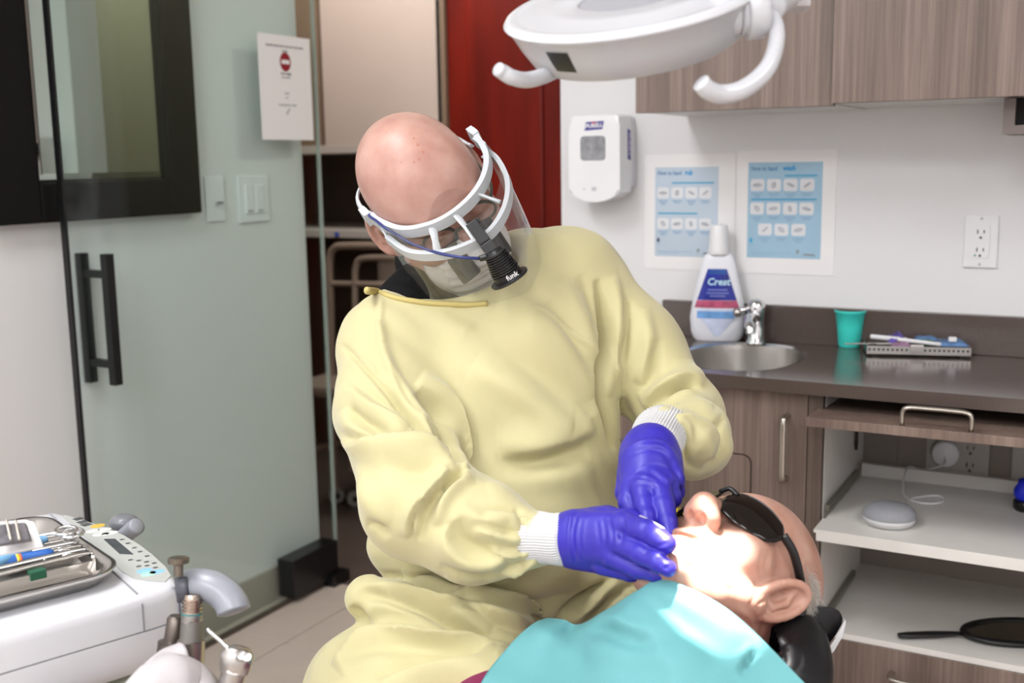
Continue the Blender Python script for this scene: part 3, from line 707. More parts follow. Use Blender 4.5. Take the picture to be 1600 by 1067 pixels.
bm = nb(); prism(bm, [(-.024, -.011), (.022, -.0085), (.026, .0105), (-.02, .009)], 0, .0008, MW((cxd-wd*.0, yd, czd+hd_*.375))); lg = bm_obj('logo_badge', bm, mat('logo_purple', '#35308c', .4), disp)
text('lettering', 'PURELL', .0135, MW((cxd, yd-.0008, czd+hd_*.375)) @ Matrix.Rotation(.06, 4, 'Z'), M_PAPER, lg, .0002, .2, .0004)
bm = nb(); prism(bm, [(-.008, .008), (.008, .0085), (.003, .0045), (-.002, .0045)], .0008, .0012, MW((cxd, yd, czd+hd_*.375))); bm_obj('red_mark', bm, mat('logo_red', '#c02742', .4), lg)
MSD = basis((r+.0002, YW-.026, czd+hd_*.18), (0, 0, -1), (0, -1, 0), (1, 0, 0)) if False else basis((r*1+.0004, YW-DD*.45, czd+hd_*.16), (0, 0, -1), (0, 1, 0), (1, 0, 0))
bm = nb(); prism(bm, [(-.036, -.008), (.034, -.0085), (.038, .0085), (-.032, .008)], -.001, .0007, MSD); lg2 = bm_obj('side_badge', bm, MATS['logo_purple'], disp)
text('lettering', 'PURELL', .0165, MSD @ Matrix.Translation((0, 0, .0007)), mat('pale_lilac_ink', '#c6c0dc', .5), lg2, .0002, .15, .0003)
bm = nb(); box(bm, cxd-.006, cxd+.006, yd-.0008, yd, bz+.027, bz+.036); bm_obj('badge', bm, mat('soft_grey', '#bfc0c6', .5), disp)
bm = nb(); box(bm, cxd-.028, cxd-.024, yd-.0008, yd, bz+.029, bz+.033); bm_obj('indicator', bm, MATS['soft_grey'], disp)
# posters
MBLUE = mat('poster_blue', '#9ec0d6', .6, noise=.1, nscale=5); MBLUE2 = mat('poster_pale_blue', '#bccbd9', .6, noise=.08, nscale=5)
MCY = mat('poster_cyan', '#3b9fca', .6); MDBL = mat('poster_dark_blue', '#4f7fae', .6); MCELL = mat('poster_cell', '#dfe0e4', .6); MCAP = mat('poster_caption', '#8eacc9', .6)
def poster(label, pA, pB, blue, panel, head1, head2, bars, cells, foot):
    a, b = onY(*pA, YW), onY(*pB, YW); x0, x1, z1, z0 = a[0], b[0], a[2], b[2]
    W_, H_ = x1-x0, z1-z0; c0 = ((x0+x1)/2, YW, (z0+z1)/2); Mp = MW(c0)
    t = thing('poster', label, 'poster', (c0[0], YW, z0))
    bm = nb(); prism(bm, rrect(W_, H_, .006, 3), .0005, .0014, Mp); bm_obj('sheet', bm, M_PAPER, t)
    # panel in fractions of the sheet (left, right, bottom, top)
    pl, pr, pb, ptp = [panel[0]*W_-W_/2, panel[1]*W_-W_/2, H_/2-panel[3]*H_, H_/2-panel[2]*H_]
    bm = nb(); prism(bm, [(pl, pb), (pr, pb), (pr, ptp), (pl, ptp)], .0014, .0017, Mp); bp_ = bm_obj('printed_panel', bm, blue, t)
    pw, ph = pr-pl, ptp-pb
    def U(u): return pl+u*pw
    def Vv(v): return ptp-v*ph
    lay = Matrix.Translation((0, 0, .0018))
    text('lettering', head1, .0145, Mp @ Matrix.Translation((U(.04), Vv(.065), .0019)), MDBL, bp_, .0001, 0, .0003, 'LEFT', .78)
    text('lettering', head2, .0165, Mp @ Matrix.Translation((U(.475), Vv(.062), .0019)), mat('poster_head_blue', '#1f8fcc', .6) if 'poster_head_blue' not in MATS else MATS['poster_head_blue'], bp_, .0001, 0, .0006, 'LEFT', .85)
    for u0, u1, v in bars:
        bm = nb(); prism(bm, [(U(u0), Vv(v)-.0018), (U(u1), Vv(v)-.0018), (U(u1), Vv(v)+.0018), (U(u0), Vv(v)+.0018)], .0017, .0019, Mp); bm_obj('blue_bar', bm, MCY, bp_)
    cw, chh = .19*pw, .125*ph
    for u, v, k in cells:
        bm = nb(); prism(bm, rrect(cw, chh, .005, 3, U(u), Vv(v)), .0017, .0020, Mp); ce = bm_obj('picture_cell', bm, MCELL, bp_)
        # a pair of generic hands: two small curved strokes
        s = .35*cw; ph_ = k*1.3
        bm = nb()
        for sgn in (-1, 1):
            pts = [Mp @ Vector((U(u)+s*(math.cos(ph_)*tt-.25*sgn*math.sin(ph_)*(1-tt*tt)), Vv(v)+.6*s*(math.sin(ph_)*tt+.35*sgn*(1-tt*tt)), .0021)) for tt in (-1, -.5, 0, .5, 1)]
            tube(bm, pts, [.0008, .0017, .002, .0016, .0006], 6)
        bm_obj('hand_drawing', bm, mat('poster_drawing', '#b5bac2', .7) if 'poster_drawing' not in MATS else MATS['poster_drawing'], ce)
        for q in range(2 if k % 2 else 3):
            ww = cw*(.42 if q < 1 else .36-.08*q)
            bm = nb(); prism(bm, [(U(u)-ww, Vv(v)-chh*.66-.0042*q), (U(u)+ww, Vv(v)-chh*.66-.0042*q), (U(u)+ww, Vv(v)-chh*.66-.0042*q-.0026), (U(u)-ww, Vv(v)-chh*.66-.0042*q-.0026)], .0017, .0019, Mp); bm_obj('caption', bm, MCAP, bp_)
    # footer emblem, text lines and logo
    bm = nb(); prism(bm, [(U(.055)-.003, Vv(.84)), (U(.055)+.003, Vv(.84)), (U(.055)+.0035, Vv(.815)), (U(.055)+.0012, Vv(.79)), (U(.055)-.0012, Vv(.79)), (U(.055)-.0035, Vv(.815))], .0017, .0019, Mp); bm_obj('emblem', bm, foot, bp_)
    text('lettering', 'NOTE', .004, Mp @ Matrix.Translation((U(.055), Vv(.868), .0019)), MCAP, bp_, .0001)
    for q in range(2):
        bm = nb(); prism(bm, [(U(.05), Vv(.94+.018*q)), (U(.6-.2*q), Vv(.94+.018*q)), (U(.6-.2*q), Vv(.946+.018*q)), (U(.05), Vv(.946+.018*q))], .0017, .0019, Mp); bm_obj('caption', bm, MCAP, bp_)
    bm = nb(); prism(bm, [(U(.68), Vv(.955)), (U(.69), Vv(.955)), (U(.725), Vv(.915)), (U(.68), Vv(.905))], .0017, .0019, Mp); bm_obj('emblem', bm, M_GREYINK, bp_)
    bm = nb(); prism(bm, [(U(.76), Vv(.965)), (U(.94), Vv(.972)), (U(.92), Vv(.952)), (U(.79), Vv(.945))], .0017, .0019, Mp); bm_obj('emblem', bm, M_GREYINK, bp_)
R4 = [.13, .355, .58, .8]
poster('white framed blue hand rub poster, left of the two on the wall', (1008, 242), (1147, 424), MBLUE2, (.12, .82, .11, .885), 'How to hand', 'rub', [(.27, .93, .175), (.05, .68, .515)],
       [(u, .285, k) for k, u in enumerate(R4)] + [(u, .63, k+4) for k, u in enumerate(R4)], mat('poster_dark', '#34364e', .6))
poster('white framed blue hand wash poster, right of the two on the wall', (1153, 236), (1302.5, 431), MBLUE, (.115, .865, .095, .87), 'How to hand', 'wash', [(.5, .93, .14), (.05, .93, .385)],
       [(u, .235, k) for k, u in enumerate(R4)] + [(u, .48, k+4) for k, u in enumerate(R4)] + [(u, .7, k+8) for k, u in enumerate([.245, .47, .7])], MCY)
# ================================================================== COUNTER ITEMS
def on_counter(px, py): return onZ(px, py, CZ+.0006)
# mouthwash bottle
b0 = on_counter(1121, 524); b0 = np.array([b0[0]*2.452/b0[1], 2.452, CZ+.0006])
d0 = (b0-CAM)@CF; pxm = FPX/d0
bot = thing('mouthwash_bottle', 'tall white mouthwash bottle with dark blue label beside the faucet', 'bottle', b0)
MBOT = mat('translucent_white_bottle', '#e4e5ec', .22, sss=.0)
prof = [(0, 34), (4, 38), (14, 41), (36, 43), (56, 40), (72, 36.5), (88, 33), (104, 29.5), (118, 26.5), (126, 24), (132, 21), (136, 16)]
tocam = np.array([-b0[0], -b0[1], 0]); tocam /= np.linalg.norm(tocam)
bu = np.array([-tocam[1], tocam[0], 0]); bu = bu if bu@CR > 0 else -bu
ang = .06; bu2 = bu*math.cos(ang)+tocam*math.sin(ang); bt2 = tocam*math.cos(ang)-bu*math.sin(ang)
def bring(hw, t, k=1.0, e=2.5):
    c_, s_ = math.cos(t), math.sin(t); dep = .36*hw
    return hw*math.copysign(abs(c_)**(2/e), c_)*k, dep*math.copysign(abs(s_)**(2/e), s_)*k
def bpt(h, x, y): return b0 + bu2*(x/pxm) + bt2*(y/pxm) + np.array([0, 0, h/pxm])
bm = nb(); rings = []
for h, hw in prof:
    rings.append([bm.verts.new(bpt(h, *bring(hw, 2*PI*k/40))) for k in range(40)])
for A, B in zip(rings, rings[1:]):
    for k in range(40): bm.faces.new((A[k], A[(k+1) % 40], B[(k+1) % 40], B[k]))
bm.faces.new(rings[0][::-1]); bm.faces.new(rings[-1]); bm_obj('body', bm, MBOT, bot, smooth=True, angle=50)
bm = nb(); lathe(bm, [(15.5/pxm, 134/pxm), (16.5/pxm, 140/pxm), (15.5/pxm, 144/pxm), (14.5/pxm, 160/pxm), (13/pxm, 177/pxm), (12/pxm, 179/pxm), (0, 179.5/pxm)], Matrix.Translation(b0), 32); bm_obj('cap', bm, M_PLASTIC, bot, smooth=True, angle=50)
def hwat(h): return float(np.interp(h, [p[0] for p in prof], [p[1] for p in prof]))
def lab(name, m, h0, h1, x0, x1, y=None, off=.5, nx=14, nh=8, parent=bot):
    """a label patch on the front of the bottle: x0/x1 are functions of height (px)"""
    V, F = [], []
    for j in range(nh+1):
        h = h0+(h1-h0)*j/nh; hw = hwat(h); a_, c_ = x0(h), x1(h)
        for i in range(nx+1):
            x = a_+(c_-a_)*i/nx; xr = max(-.999, min(.999, x/hw)); yy = .36*hw*(1-abs(xr)**2.5)**(1/2.5)
            V.append(bpt(h, x, yy+off))
    for j in range(nh):
        for i in range(nx):
            k = j*(nx+1)+i; F.append((k, k+1, k+nx+2, k+nx+1))
    return np_obj(name, V, F, m, parent)
lw = lambda h: -(14.5+(112-h)*.33); rw = lambda h: (14.5+(112-h)*.33)
lb = lab('blue_label', mat('label_navy', '#12248f', .3, noise=.35, nscale=30), 64, 112, lambda h: lw(h)-1, lambda h: rw(h)-1)
lab('label_top_band', mat('label_teal', '#1a4f9c', .3), 104, 111.5, lambda h: lw(h)+3, lambda h: rw(h)-3, off=.8)
lab('red_band', mat('label_red', '#b04a6c', .35, noise=.3, nscale=80), 52, 63.5, lambda h: lw(h)-1, lambda h: rw(h)-1, off=.6)
lab('pale_label', mat('label_pale', '#cfd6ee', .4, noise=.1, nscale=40), 8, 50, lambda h: -30*min(1, (h-4)/36), lambda h: 30*min(1, (h-4)/36), off=.5)
lab('sky_band', mat('label_sky', '#6c9fd8', .35, noise=.2, nscale=60), 36, 47, lambda h: -31, lambda h: 26, off=.9)
MT = basis(bpt(92, 1, 12.2), bu2, (0, 0, 1), bt2)
text('lettering', 'Crest', 15/pxm, MT, mat('label_white', '#bfe3f4', .4), lb, .0006, .15, .0006)
for hh, ww in ((80, 15), (75, 17), (70.5, 12)):
    lab('label_line', mat('label_lilac', '#6a74b8', .4) if 'label_lilac' not in MATS else MATS['label_lilac'], hh-1.2, hh+1.2, lambda h: -ww, lambda h: ww, off=1.0, nh=1, parent=lb)
bm = nb(); bmesh.ops.create_uvsphere(bm, u_segments=10, v_segments=6, radius=4/pxm, matrix=Matrix.Translation(bpt(93, -16.5, 10)) @ Matrix.Diagonal((1, .2, 1, 1))); bm_obj('red_swirl', bm, mat('swirl_red', '#d9415a', .4), lb, smooth=True)
# faucet
f0 = on_counter(1181, 529); f0 = np.array([f0[0]*2.44/f0[1], 2.44, CZ+.0006]); fm = FPX/((f0-CAM)@CF)
fa = thing('faucet', 'chrome single lever faucet behind the sink', 'faucet', f0)
def F_(px, up, out=0): return f0 + bu*((px-1181)/fm) + np.array([0, 0, up/fm]) + tocam*out
bm = nb(); lathe(bm, [(15/fm, 0), (15/fm, 4/fm), (12.5/fm, 7/fm), (12/fm, 40/fm), (13.5/fm, 46/fm), (14/fm, 58/fm), (12/fm, 65/fm), (7/fm, 69/fm), (0, 70/fm)], Matrix.Translation(f0), 28); bm_obj('body', bm, M_CHROME, fa, smooth=True, angle=50)
bm = nb(); tube(bm, spline([F_(1181, 40, .01), F_(1174, 46, .04), F_(1168, 44, .075), F_(1170, 34, .1), F_(1171, 26, .105)], 5), [.009+.001*math.sin(k) for k in range(21)], 14, sx=1.2); bm_obj('spout', bm, M_CHROME, fa, smooth=True)
bm = nb(); tube(bm, [F_(1181, 62), F_(1168, 56, .01), F_(1152, 51, .02)], [.006, .0055, .005], 10); lv = bm_obj('lever', bm, M_CHROME, fa, smooth=True)
bm = nb(); lathe(bm, [(0, -.011), (.009, -.009), (.011, 0), (.009, .009), (0, .011)], zto(F_(1152, 50, .02), tocam), 16); bm_obj('lever_cap', bm, M_STEEL, lv, smooth=True)
# cup
c0 = on_counter(1327, 541); cm = FPX/((c0-CAM)@CF)
MCUP = mat('teal_plastic', '#45dccf', .35, spec=.4)
cup = nb(); lathe(cup, [(0, .0), (16/cm, 0), (17/cm, 2/cm), (19.5/cm, 30/cm), (22.5/cm, 53/cm), (24/cm, 54/cm), (24.2/cm, 57/cm), (23/cm, 57.5/cm), (21.5/cm, 54/cm), (18/cm, 25/cm), (15.5/cm, 4/cm), (0, 3/cm)], Matrix.Translation(c0), 36, caps=False)
o = bm_obj('cup', cup, MCUP, None, loc=c0, smooth=True, angle=50); tag(o, 'small teal plastic rinse cup standing on the countertop', 'cup')
# instrument cassette
t0 = on_counter(1354, 556); t1 = on_counter(1517, 560); ex = (t1-t0)/np.linalg.norm(t1-t0); ey = np.array([-ex[1], ex[0], 0]); LT = np.linalg.norm(t1-t0); DT = .15
t_b = on_counter(1532, 541); DT = max(.09, (t_b-t1)@ey)
MC = basis(t0, ex, ey, (0, 0, 1))
cas = thing('instrument_cassette', 'perforated steel instrument cassette lying on the counter at the right', 'tray', t0)
hh = .022
bm = nb(); box(bm, 0, LT, 0, DT, .004, .006, M=MC); bm_obj('base', bm, M_STEEL, cas)
bm = nb(); box(bm, 0, LT, 0, .002, .004, hh, M=MC); bm_obj('front_rail', bm, M_STEEL, cas)
bm = nb(); box(bm, 0, LT, DT-.002, DT, .004, hh, M=MC); bm_obj('back_rail', bm, M_STEEL, cas)
for xx in (0, LT-.002):
    bm = nb(); box(bm, xx, xx+.002, .002, DT-.002, .004, hh, M=MC); bm_obj('side_rail', bm, M_STEEL, cas)
bm = nb()
for k in range(22):
    x = LT*(k+.6)/22.3; lathe(bm, [(.0026, 0), (.0026, .0006), (0, .0006)], MC @ basis((x, .0002, .0145), (1, 0, 0), (0, 0, 1), (0, -1, 0)), 10)
ho = bm_obj('perforations', bm, M_INK, cas); ho['kind'] = 'stuff'
for xx in (.012, LT-.02):
    for yy in (.004, DT-.012):
        bm = nb(); box(bm, xx, xx+.01, yy, yy+.008, 0, .0045, M=MC); bm_obj('foot', bm, M_BLACKP, cas)
bm = nb(); box(bm, LT*.42, LT*.55, -.004, .006, hh-.012, hh+.004, bev=.002, M=MC); bm_obj('latch', bm, M_STEEL, cas)
bm = nb(); box(bm, 0.005, LT*.42, DT*.25, DT*.75, .006, .012, bev=.002, M=MC); bm_obj('insert', bm, mat('dark_insert', '#3c3a3c', .5), cas)
def rod(name, label, cat, p, q, r, m, group=None, loc=None):
    bm = nb(); p, q = Vector(p), Vector(q); tube(bm, [p, p.lerp(q, .03), p.lerp(q, .5), p.lerp(q, .97), q], [r*.6, r, r, r, r*.6], 10)
    o = bm_obj(name, bm, m, None, loc=p, smooth=True); return tag(o, label, cat, group)
MV = lambda x, y, z: MC @ Vector((x, y, z))
rod('suction_tip', 'white plastic tube lying across the left of the counter cassette', 'tube', MV(.01, .05, hh+.012), MV(LT*.42, .055, hh+.005), .0055, M_PLASTIC)
rod('syringe_tube', 'white tapering tube lying diagonally over the middle of the counter cassette', 'tube', MV(LT*.3, .02, hh+.012), MV(LT*.72, .012, hh+.004), .0045, M_PLASTIC)
rod('probe', 'thin steel probe sticking out of the left end of the counter cassette', 'probe', MV(-.045, .03, hh-.002), MV(.1, .035, hh+.003), .0016, M_STEEL)
rod('probe', 'short dark steel rod inside the left of the counter cassette', 'probe', MV(.02, .015, hh+.002), MV(LT*.3, .02, hh+.002), .002, M_STEEL)
def pouch(name, label, m, x0, x1, y0, y1, z, h, cat='pouch', n=10):
    V, F = [], []
    for s in (1, 0):
        for j in range(n+1):
            for i in range(n+1):
                u, v = i/n, j/n
                b_ = math.sin(PI*u)**.5*math.sin(PI*v)**.5
                V.append(MV(x0+(x1-x0)*u, y0+(y1-y0)*v, z + (h*b_*(.8+.25*math.sin(9*u+4*v)) + .001 if s else 0)))
    N1 = (n+1)**2
    for s in (0, 1):
        for j in range(n):
            for i in range(n):
                k = s*N1+j*(n+1)+i; q = (k, k+1, k+n+2, k+n+1); F.append(q if s == 0 else q[::-1])
    bd = [i for i in range(n+1)] + [j*(n+1)+n for j in range(1, n+1)] + [n*(n+1)+i for i in range(n-1, -1, -1)] + [j*(n+1) for j in range(n-1, 0, -1)]
    for a_, c_ in zip(bd, bd[1:]+bd[:1]): F.append((a_, a_+N1, c_+N1, c_))
    o = np_obj(name, V, F, m, None, loc=MV((x0+x1)/2, (y0+y1)/2, z)); return tag(o, label, cat)
MPURP = mat('purple_foil', '#5b4a9c', .35, noise=.35, nscale=60); MBLUP = mat('blue_wrap', '#5f83b0', .4, noise=.35, nscale=50)
pouch('foil_pouch', 'purple foil pouch on the counter cassette', MPURP, LT*.22, LT*.42, .03, DT*.9, hh, .018)
pouch('sterile_pouch', 'pale mauve pouch under the purple foil pouch on the cassette', mat('mauve_wrap', '#8d6a86', .5, noise=.3, nscale=60), LT*.24, LT*.44, .006, .04, hh-.002, .012)
pouch('sterile_pouch', 'crumpled blue wrapped pouch at the right end of the cassette', MBLUP, LT*.68, LT*.99, .012, DT*.95, hh, .012)
pouch('sterile_pouch', 'narrow blue wrapped pouch in the middle of the cassette', MBLUP, LT*.5, LT*.72, .05, DT*.95, hh+.006, .009)
o = nb(); box(o, LT*.55, LT*.66, .03, .055, hh-.003, hh+.008, bev=.002, M=MC); tag(bm_obj('green_holder', o, mat('green_plastic', '#2d6a34', .4), None, loc=MV(LT*.6, .04, hh)), 'small green plastic holder between the pouches on the cassette', 'holder')
for k, (u, yy) in enumerate(((.83, DT*.9), (.84, .03), (.97, DT*.5))):
    o = nb(); box(o, LT*u-.008, LT*u+.008, yy-.006, yy+.006, hh+.008, hh+.018, bev=.003, M=MC); tag(bm_obj('cotton_pad', o, M_PAPER, None, loc=MV(LT*u, yy, hh+.008)), ['small white pad on the back of the blue pouch on the cassette', 'small white pad on the front of the blue pouch on the cassette', 'small white pad on the right edge of the cassette'][k], 'pad', 'white pads on the blue pouch')
# ================================================================== SCULPTING ENGINE (distance fields -> one continuous skin)
class Vol:
    def __init__(s, lo, hi, h):
        s.lo = np.array(lo, float); s.h = h
        s.n = np.ceil((np.array(hi)-s.lo)/h).astype(int)+1
        s.d = np.full(s.n, 1.0, np.float32)
    def _sl(s, lo, hi):
        a = np.maximum(0, np.floor((np.array(lo)-s.lo)/s.h).astype(int)); b = np.minimum(s.n, np.ceil((np.array(hi)-s.lo)/s.h).astype(int)+1)
        if np.any(b <= a): return None
        g = [(s.lo[i]+s.h*np.arange(a[i], b[i], dtype=np.float32)).astype(np.float32) for i in range(3)]
        return (slice(a[0], b[0]), slice(a[1], b[1]), slice(a[2], b[2])), g[0][:, None, None], g[1][None, :, None], g[2][None, None, :]
    def _put(s, sl, p, k, op):
        d = s.d[sl]
        if op == 'add':
            if k > 0:
                h = np.clip(.5+.5*(d-p)/k, 0, 1); r = d*(1-h)+p*h-k*h*(1-h)
            else: r = np.minimum(d, p)
        elif op == 'sub':
            q = -p
            if k > 0:
                h = np.clip(.5-.5*(d-q)/k, 0, 1); r = d*(1-h)+q*h+k*h*(1-h)
            else: r = np.maximum(d, q)
        s.d[sl] = r
    def cap(s, a, b, ra, rb, k=.01, op='add'):
        a, b = np.array(a, float), np.array(b, float); m = max(ra, rb)+2.5*k+2*s.h
        t = s._sl(np.minimum(a, b)-m, np.maximum(a, b)+m)
        if t is None: return
        sl, X, Y, Z = t; ab = b-a; L2 = max(1e-9, ab@ab)
        u = np.clip(((X-a[0])*ab[0]+(Y-a[1])*ab[1]+(Z-a[2])*ab[2])/L2, 0, 1)
        p = np.sqrt((X-a[0]-u*ab[0])**2+(Y-a[1]-u*ab[1])**2+(Z-a[2]-u*ab[2])**2)-(ra+(rb-ra)*u)
        s._put(sl, p, k, op)
    def chain(s, pts, k=.004, op='add'):
        for (p, r), (q, t) in zip(pts, pts[1:]): s.cap(p, q, r, t, k, op)
    def ell(s, c, r, A=None, k=.01, op='add'):
        c = np.array(c, float); r = np.array(r, float); m = max(r)+2.5*k+2*s.h
        t = s._sl(c-m, c+m)
        if t is None: return
        sl, X, Y, Z = t; x, y, z = X-c[0], Y-c[1], Z-c[2]
        if A is not None:
            A = np.array(A, float); x, y, z = [A[i][0]*x+A[i][1]*y+A[i][2]*z for i in range(3)]
        k0 = np.sqrt((x/r[0])**2+(y/r[1])**2+(z/r[2])**2); k1 = np.sqrt((x/r[0]**2)**2+(y/r[1]**2)**2+(z/r[2]**2)**2)+1e-9
        s._put(sl, k0*(k0-1)/k1, k, op)
    def mesh(s, smooth=2):
        v = s.d; sg = v < 0
        nx, ny, nz = v.shape
        C = [(i, j, k) for i in (0, 1) for j in (0, 1) for k in (0, 1)]
        cnt = sum(sg[i:nx-1+i, j:ny-1+j, k:nz-1+k].astype(np.int8) for i, j, k in C)
        act = (cnt > 0) & (cnt < 8); I = np.argwhere(act)
        idx = np.full(act.shape, -1, np.int64); idx[act] = np.arange(len(I))
        vals = np.stack([v[I[:, 0]+i, I[:, 1]+j, I[:, 2]+k] for i, j, k in C], 1)
        pos = np.zeros((len(I), 3)); n = np.zeros((len(I), 1)); Cn = np.array(C, float)
        for a in range(8):
            for b in range(a+1, 8):
                if abs(Cn[a]-Cn[b]).sum() != 1: continue
                m = (vals[:, a] < 0) != (vals[:, b] < 0)
                t = np.where(m, vals[:, a]/np.where(m, vals[:, a]-vals[:, b], 1), 0)[:, None]
                pos += np.where(m[:, None], Cn[a]+t*(Cn[b]-Cn[a]), 0); n += m[:, None]
        V = s.lo + s.h*(I+pos/n)
        F = []
        for ax in range(3):
            o1, o2 = (ax+1) % 3, (ax+2) % 3
            sh = [slice(None)]*3; s0 = list(sh); s1 = list(sh)
            s0[ax] = slice(0, -1); s1[ax] = slice(1, None)
            A, B = sg[tuple(s0)], sg[tuple(s1)]
            E = np.argwhere(A != B); E = E[(E[:, o1] > 0) & (E[:, o2] > 0) & (E[:, o1] < v.shape[o1]-1) & (E[:, o2] < v.shape[o2]-1)]
            if not len(E): continue
            def cell(d1, d2):
                q = E.copy(); q[:, o1] -= d1; q[:, o2] -= d2; return idx[q[:, 0], q[:, 1], q[:, 2]]
            q = np.stack([cell(1, 1), cell(0, 1), cell(0, 0), cell(1, 0)], 1)
            ins = A[E[:, 0], E[:, 1], E[:, 2]]
            q[~ins] = q[~ins][:, ::-1]
            F.append(q[(q >= 0).all(1)])
        F = np.concatenate(F)
        return smooth_mesh(V, F, smooth), F
def smooth_mesh(V, F, it, lam=.5):
    if not it: return V
    e = np.concatenate([F[:, [0, 1]], F[:, [1, 2]], F[:, [2, 3]], F[:, [3, 0]]]); a = np.concatenate([e[:, 0], e[:, 1]]); b = np.concatenate([e[:, 1], e[:, 0]])
    deg = np.bincount(a, minlength=len(V))[:, None]
    for k in range(2*it):
        S_ = np.stack([np.bincount(a, weights=V[b, i], minlength=len(V)) for i in range(3)], 1)/np.maximum(deg, 1)
        V = V + (lam if k % 2 == 0 else -lam*.98)*(S_-V)
    return V
def vnormals(V, F):
    n = np.cross(V[F[:, 2]]-V[F[:, 0]], V[F[:, 3]]-V[F[:, 1]])
    N = np.zeros_like(V)
    for k in range(4):
        for i in range(3): N[:, i] += np.bincount(F[:, k], weights=n[:, i], minlength=len(V))
    return N/np.maximum(1e-12, np.linalg.norm(N, axis=1))[:, None]
def c3(px, py, d): return np.array([(px-CX)/FPX*d, (CY-py)/FPX*d, -d])
def c2w(V): V = np.asarray(V, float); return CAM + V[..., 0:1]*CR + V[..., 1:2]*CU - V[..., 2:3]*CF
def to_px(V): return np.stack([CX+FPX*V[:, 0]/-V[:, 2], CY-FPX*V[:, 1]/-V[:, 2]], 1)
def pr(px, py, d, r): return (c3(px, py, d), r*d/FPX)
def seg_dist(Q, pts):
    """distance, signed side and running parameter of 2-D points against a polyline"""
    pts = np.array(pts, float); L = np.r_[0, np.cumsum(np.linalg.norm(np.diff(pts, axis=0), axis=1))]
    bd = np.full(len(Q), 1e9); bs = np.zeros(len(Q)); bt = np.zeros(len(Q))
    for i in range(len(pts)-1):
        a, b = pts[i], pts[i+1]; ab = b-a; l2 = ab@ab
        u = np.clip(((Q-a)@ab)/l2, 0, 1); w_ = Q-a-u[:, None]*ab; d = np.hypot(w_[:, 0], w_[:, 1])
        sgn = np.sign(ab[0]*w_[:, 1]-ab[1]*w_[:, 0]); m = d < bd
        bd[m] = d[m]; bs[m] = (sgn*d)[m]; bt[m] = (L[i]+u*np.sqrt(l2))[m]/L[-1]
    return bd, bs, bt
def sculpt_folds(V, F, folds, gain=1.0):
    """real cloth folds: raise and sink the surface along polylines"""
    N = vnormals(V, F); Q = to_px(V); view = -V/np.linalg.norm(V, axis=1)[:, None]
    fc = np.clip(((N*view).sum(1)-.05)/.35, 0, 1); D = np.zeros(len(V))
    for kind, pts, w_, amp in folds:
        p = spline(pts, 5) if len(pts) > 2 else pts; p = np.array(p)[:, :2]
        lo, hi = p.min(0)-4*w_, p.max(0)+4*w_
        m = np.where((Q[:, 0] > lo[0]) & (Q[:, 0] < hi[0]) & (Q[:, 1] > lo[1]) & (Q[:, 1] < hi[1]) & (fc > 0))[0]
        if not len(m): continue
        d, s_, t = seg_dist(Q[m], p)
        tap = np.clip(np.sin(PI*np.clip(t, .0, 1)), 0, 1)**.6
        if kind == 'r': f = np.exp(-(d/w_)**2)            # ridge
        elif kind == 'g': f = -np.exp(-(d/w_)**2)         # groove
        elif kind == 's': f = -(s_/w_)*np.exp(.5-.5*(s_/w_)**2)   # step fold: one side rises, the other sinks
        elif kind == 'o': f = np.where(s_ > 0, np.exp(-(d/(2.4*w_))**2), np.exp(-(d/(.5*w_))**2))-.35*np.where(s_ < 0, np.exp(-((d-w_)/(w_))**2), 0)
        D[m] += amp*.001*gain*f*tap*fc[m]
    return V + N*D[:, None]
